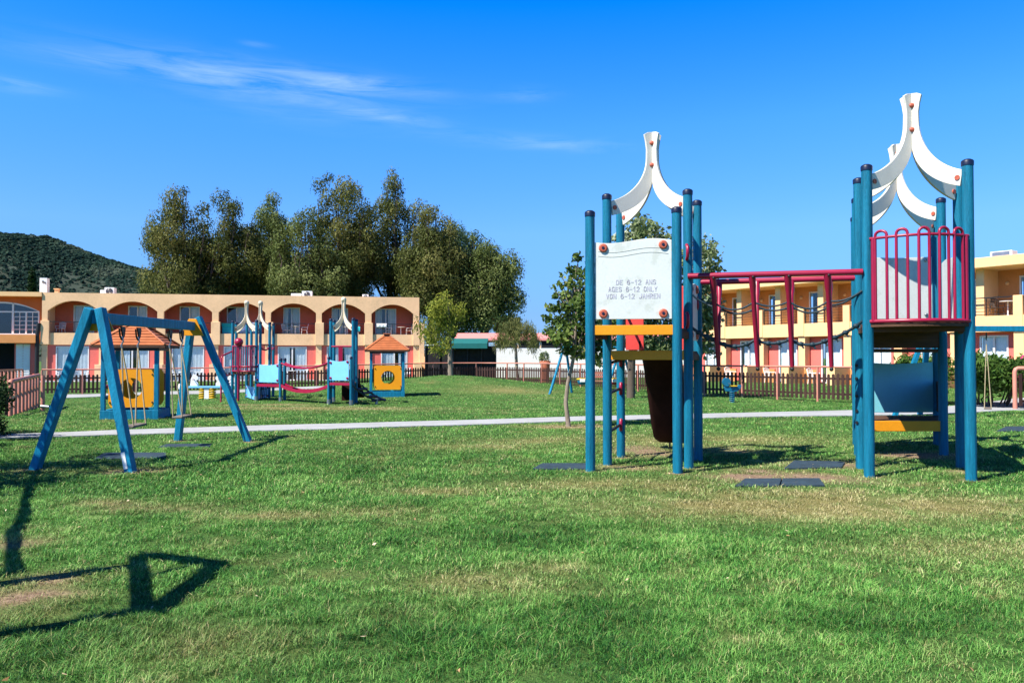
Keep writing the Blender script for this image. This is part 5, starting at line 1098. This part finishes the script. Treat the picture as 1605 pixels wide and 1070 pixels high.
# slide at the back and knotted climbing rope on the right
c0 = V(((r3[0]+r4[0])/2+.10, r3[1], .68)); mb = MB(); cs = []
for s_, z_ in ((0,0),(.2,-.06),(.5,-.30),(.8,-.50),(1.0,-.56)): c = c0+V((.05*s_,s_,z_)); cs += [c+V((-.27,0,.15)), c+V((-.27,0,0)), c+V((.27,0,0)), c+V((.27,0,.15))]
mb.add(cs, [(i*4+j, i*4+j+1, (i+1)*4+j+1, (i+1)*4+j) for i in range(4) for j in range(3)]); o = mb.build('slide', M['slide'], tf); so = o.modifiers.new('Solid', 'SOLIDIFY'); so.thickness = .03
MB().box(c0.x-.24, c0.x+.24, r3[1]-.06, r3[1]-.02, .05, .62).build('slide_back', M['slide'], tf)
mb = MB(); mb.tube([V((r1[0],r1[1],1.88)), V((r2[0],r2[1],1.88))], .028, 8); mb.build('guard_rail', M['red'], tf); MB().box(r1[0]+.06, r1[0]+.2, r3[1]-.02, r3[1]+.02, 1.2, 1.9).build('guard_board', M['red'], tf)
pe = gp(592,633); ps_ = V((q2[0]+.05,q2[1],.62)); mb = MB()
for dx in (0, .42): mb.tube(sag(ps_+V((dx*.5,dx,0)), pe+V((dx*.5,dx,.12)), .08), .032, 8)
mb.build('ramp_rope', M['cable'], tf); mb = MB()
for f in (.2,.4,.6,.8): mb.tube([ps_.lerp(pe, f)+V((0,-.02,0)), ps_.lerp(pe, f)+V((.21,.44,0))], .045, 10)
mb.build('ramp_rung', M['navy'], tf); MB().tube([pe+V((-.03,0,-.2)), pe+V((-.03,0,.2))], .05, 10).build('ramp_foot', M['steel'], tf); MB().tube([pe+V((-.25,.05,.28)), pe+V((.2,.3,.10))], .035, 8).build('ramp_bar', M['navy'], tf)
cf = cf_keep

# ------------------------------------------------------------------ play frame outside the frame whose shadow falls on the lawn
KX, KY = SX/math.tan(EL), SY/math.tan(EL)
def sh(px, py, z): p = gp(px, py); return V((p.x-KX*z, p.y-KY*z, z))
t = thing('gable_play_structure', 'blue timber gable frame left of the view casting the triangular shadow on the lawn', 'play frame', sh(100,930,0)); zp = 2.2
u_, l_ = sh(203,886,zp), sh(215,958,zp); ap = sh(349,883,2.85)
for p in (u_, l_): MB().tube([V((p.x,p.y,-.3)), p], .085, 12).build('post', M['blue2'], t)
q0, q1 = sh(230,868,2.28), sh(239,960,2.28); MB().beam(q0-V((0,0,.05)), q1-V((0,0,.05)), .05, .13).build('cross_board', M['blue2'], t, .01)
MB().beam(q0, ap, .11, .13).build('rafter', M['blue2'], t, .01); MB().beam(q1, ap, .10, .13).build('rafter', M['blue2'], t, .01); MB().tube([q0.lerp(q1,.42), q0.lerp(q1,.2).lerp(ap,.62)], .035, 8).build('brace', M['steel'], t)
t = thing('timber_rail', 'long knotted rail left of the view casting the dark line over the swing foot', 'rail', sh(40,800,0)); e0, e1 = sh(70,700,2.4), sh(24,898,2.4)
rl = MB().tube([e0.lerp(e1, i/12)+V((random.uniform(-.03,.03),0,random.uniform(-.05,.05))) for i in range(13)], [.03,.04,.03,.035,.03,.04,.03,.05,.035,.05,.055,.04,.055], 10).build('rail', M['blue2'], t)
for p in (e0, e1): MB().tube([V((p.x,p.y,-.3)), p], .05, 10).build('post', M['blue2'], t)
b0 = V((-9.2,8.9,0)); cl = [(b0+V((random.gauss(0,.7), random.gauss(0,.9), random.uniform(2.6,4.3))), (.42,.42,.36)) for i in range(34)]
tree('olive_tree', 'small leafy tree left of the view shading the left edge of the lawn', 'tree', b0, ([b0-V((0,0,.2)), b0+V((.1,.1,1.4)), b0+V((-.1,.1,3.2))], [.13,.10,.05]), cl, L_DARK, 7500, .12, M['bark'], 0, [(b0+V((0,0,1.6)), c, .04, .01) for c, r in cl[::2]])

# ------------------------------------------------------------------ sky, sun, camera
w = bpy.data.worlds.new('World'); S.world = w; w.use_nodes = True; N = w.node_tree.nodes; L = w.node_tree.links; N.clear()
ROT = math.atan2(-SX, -SY)
sk = N.new('ShaderNodeTexSky'); sk.sky_type = 'NISHITA'; sk.sun_disc = False; sk.sun_elevation = EL; sk.sun_rotation = ROT % (2*PI); sk.air_density = 1.0; sk.dust_density = .15; sk.ozone_density = 2.5
tc = N.new('ShaderNodeTexCoord'); sp = N.new('ShaderNodeSeparateXYZ'); L.new(tc.outputs['Generated'], sp.inputs[0])
def math_(op, a, b=None):
    m = N.new('ShaderNodeMath'); m.operation = op
    for i, x in enumerate((a, b)):
        if x is None: continue
        if isinstance(x, (int, float)): m.inputs[i].default_value = x
        else: L.new(x, m.inputs[i])
    return m.outputs[0]
el = math_('ARCSINE', sp.outputs[2])
cr = N.new('ShaderNodeValToRGB'); e = cr.color_ramp.elements
tint = [(0,(.26,.44,.90)),(.08,(.30,.51,1.0)),(.22,(.45,.79,1.27)),(.40,(.30,.90,1.66)),(.60,(.01,.80,2.0)),(.70,(.01,.40,1.05)),(.82,(.02,.17,.40)),(1,(.02,.14,.32))]
for i, (t_, c) in enumerate(tint):
    x = e[i] if i < 2 else e.new(t_); x.position = t_; x.color = (*c, 1)
L.new(math_('MULTIPLY', el, 1/.70), cr.inputs[0])
tn = N.new('ShaderNodeMix'); tn.data_type = 'RGBA'; tn.blend_type = 'MULTIPLY'; tn.inputs[0].default_value = 1; L.new(sk.outputs[0], tn.inputs[6]); L.new(cr.outputs[0], tn.inputs[7])
# thin cirrus streaks, placed by bearing and slope
az = math_('ARCTAN2', sp.outputs[0], sp.outputs[1]); cx = N.new('ShaderNodeCombineXYZ'); L.new(math_('ADD', math_('MULTIPLY', az, 4.0), math_('MULTIPLY', el, 3.0)), cx.inputs[0]); L.new(math_('MULTIPLY', el, 34.0), cx.inputs[1])
nz = N.new('ShaderNodeTexNoise'); nz.inputs['Scale'].default_value = 2.2; nz.inputs['Detail'].default_value = 9; nz.inputs['Roughness'].default_value = .62; nz.inputs['Distortion'].default_value = .6; L.new(cx.outputs[0], nz.inputs['Vector'])
def blob(px, py, wx, wy, k, tilt=0.0):
    a0 = math.atan((px-CX)/F); e0 = math.atan((HZ-py)/F*math.cos(a0)); da = math_('SUBTRACT', az, a0); de = math_('SUBTRACT', math_('SUBTRACT', el, e0), math_('MULTIPLY', da, tilt))
    q = math_('ADD', math_('POWER', math_('ABSOLUTE', math_('MULTIPLY', da, F/wx)), 2.0), math_('POWER', math_('ABSOLUTE', math_('MULTIPLY', de, F/wy)), 2.0)); return math_('MULTIPLY', math_('EXPONENT', math_('MULTIPLY', q, -1.0)), k)
tot = None
for args in ((400,118,200,20,1.0,-.03),(230,108,190,11,.5,.0),(560,128,110,10,.8,-.08),(590,178,90,11,.75,-.09),(820,146,45,10,.5,.0),(830,222,125,10,.85,-.07),(15,131,50,9,.8,.0),(420,150,150,28,.4,-.1),(400,66,22,4,.4,0)):
    bl_ = blob(*args); tot = bl_ if tot is None else math_('ADD', tot, bl_)
nr = N.new('ShaderNodeMapRange'); nr.inputs[1].default_value = .36; nr.inputs[2].default_value = .74; L.new(nz.outputs[0], nr.inputs[0])
cm = math_('MINIMUM', math_('MULTIPLY', math_('MULTIPLY', tot, nr.outputs[0]), .32), .8)
mc = N.new('ShaderNodeMix'); mc.data_type = 'RGBA'; mc.inputs[7].default_value = (5.2,6.6,8.6,1); L.new(cm, mc.inputs[0]); L.new(tn.outputs[2], mc.inputs[6])
bg = N.new('ShaderNodeBackground'); bg.inputs['Strength'].default_value = .086; L.new(mc.outputs[2], bg.inputs['Color'])
wo = N.new('ShaderNodeOutputWorld'); L.new(bg.outputs[0], wo.inputs['Surface'])
sd = bpy.data.lights.new('sun', 'SUN'); sd.energy = 5.0; sd.angle = math.radians(.5); sd.color = (1,.95,.86); so = bpy.data.objects.new('sun', sd); COL.objects.link(so)
so.rotation_euler = V((SX*math.cos(EL), SY*math.cos(EL), -math.sin(EL))).to_track_quat('-Z', 'Y').to_euler()
cd = bpy.data.cameras.new('camera'); cd.sensor_fit = 'HORIZONTAL'; cd.sensor_width = 36; cd.lens = F/1605*36; cd.clip_end = 6000; cd.clip_start = .05
co = bpy.data.objects.new('camera', cd); COL.objects.link(co); co.location = (0,0,EYE); co.rotation_euler = (PI/2+math.atan(26/F), 0, 0); S.camera = co
S.view_settings.view_transform = 'Standard'; S.view_settings.look = 'None'; S.view_settings.exposure = .9; S.view_settings.gamma = 1
S.cycles.max_bounces = 6; S.cycles.diffuse_bounces = 2; S.cycles.transparent_max_bounces = 12; S.cycles.caustics_reflective = False; S.cycles.caustics_refractive = False
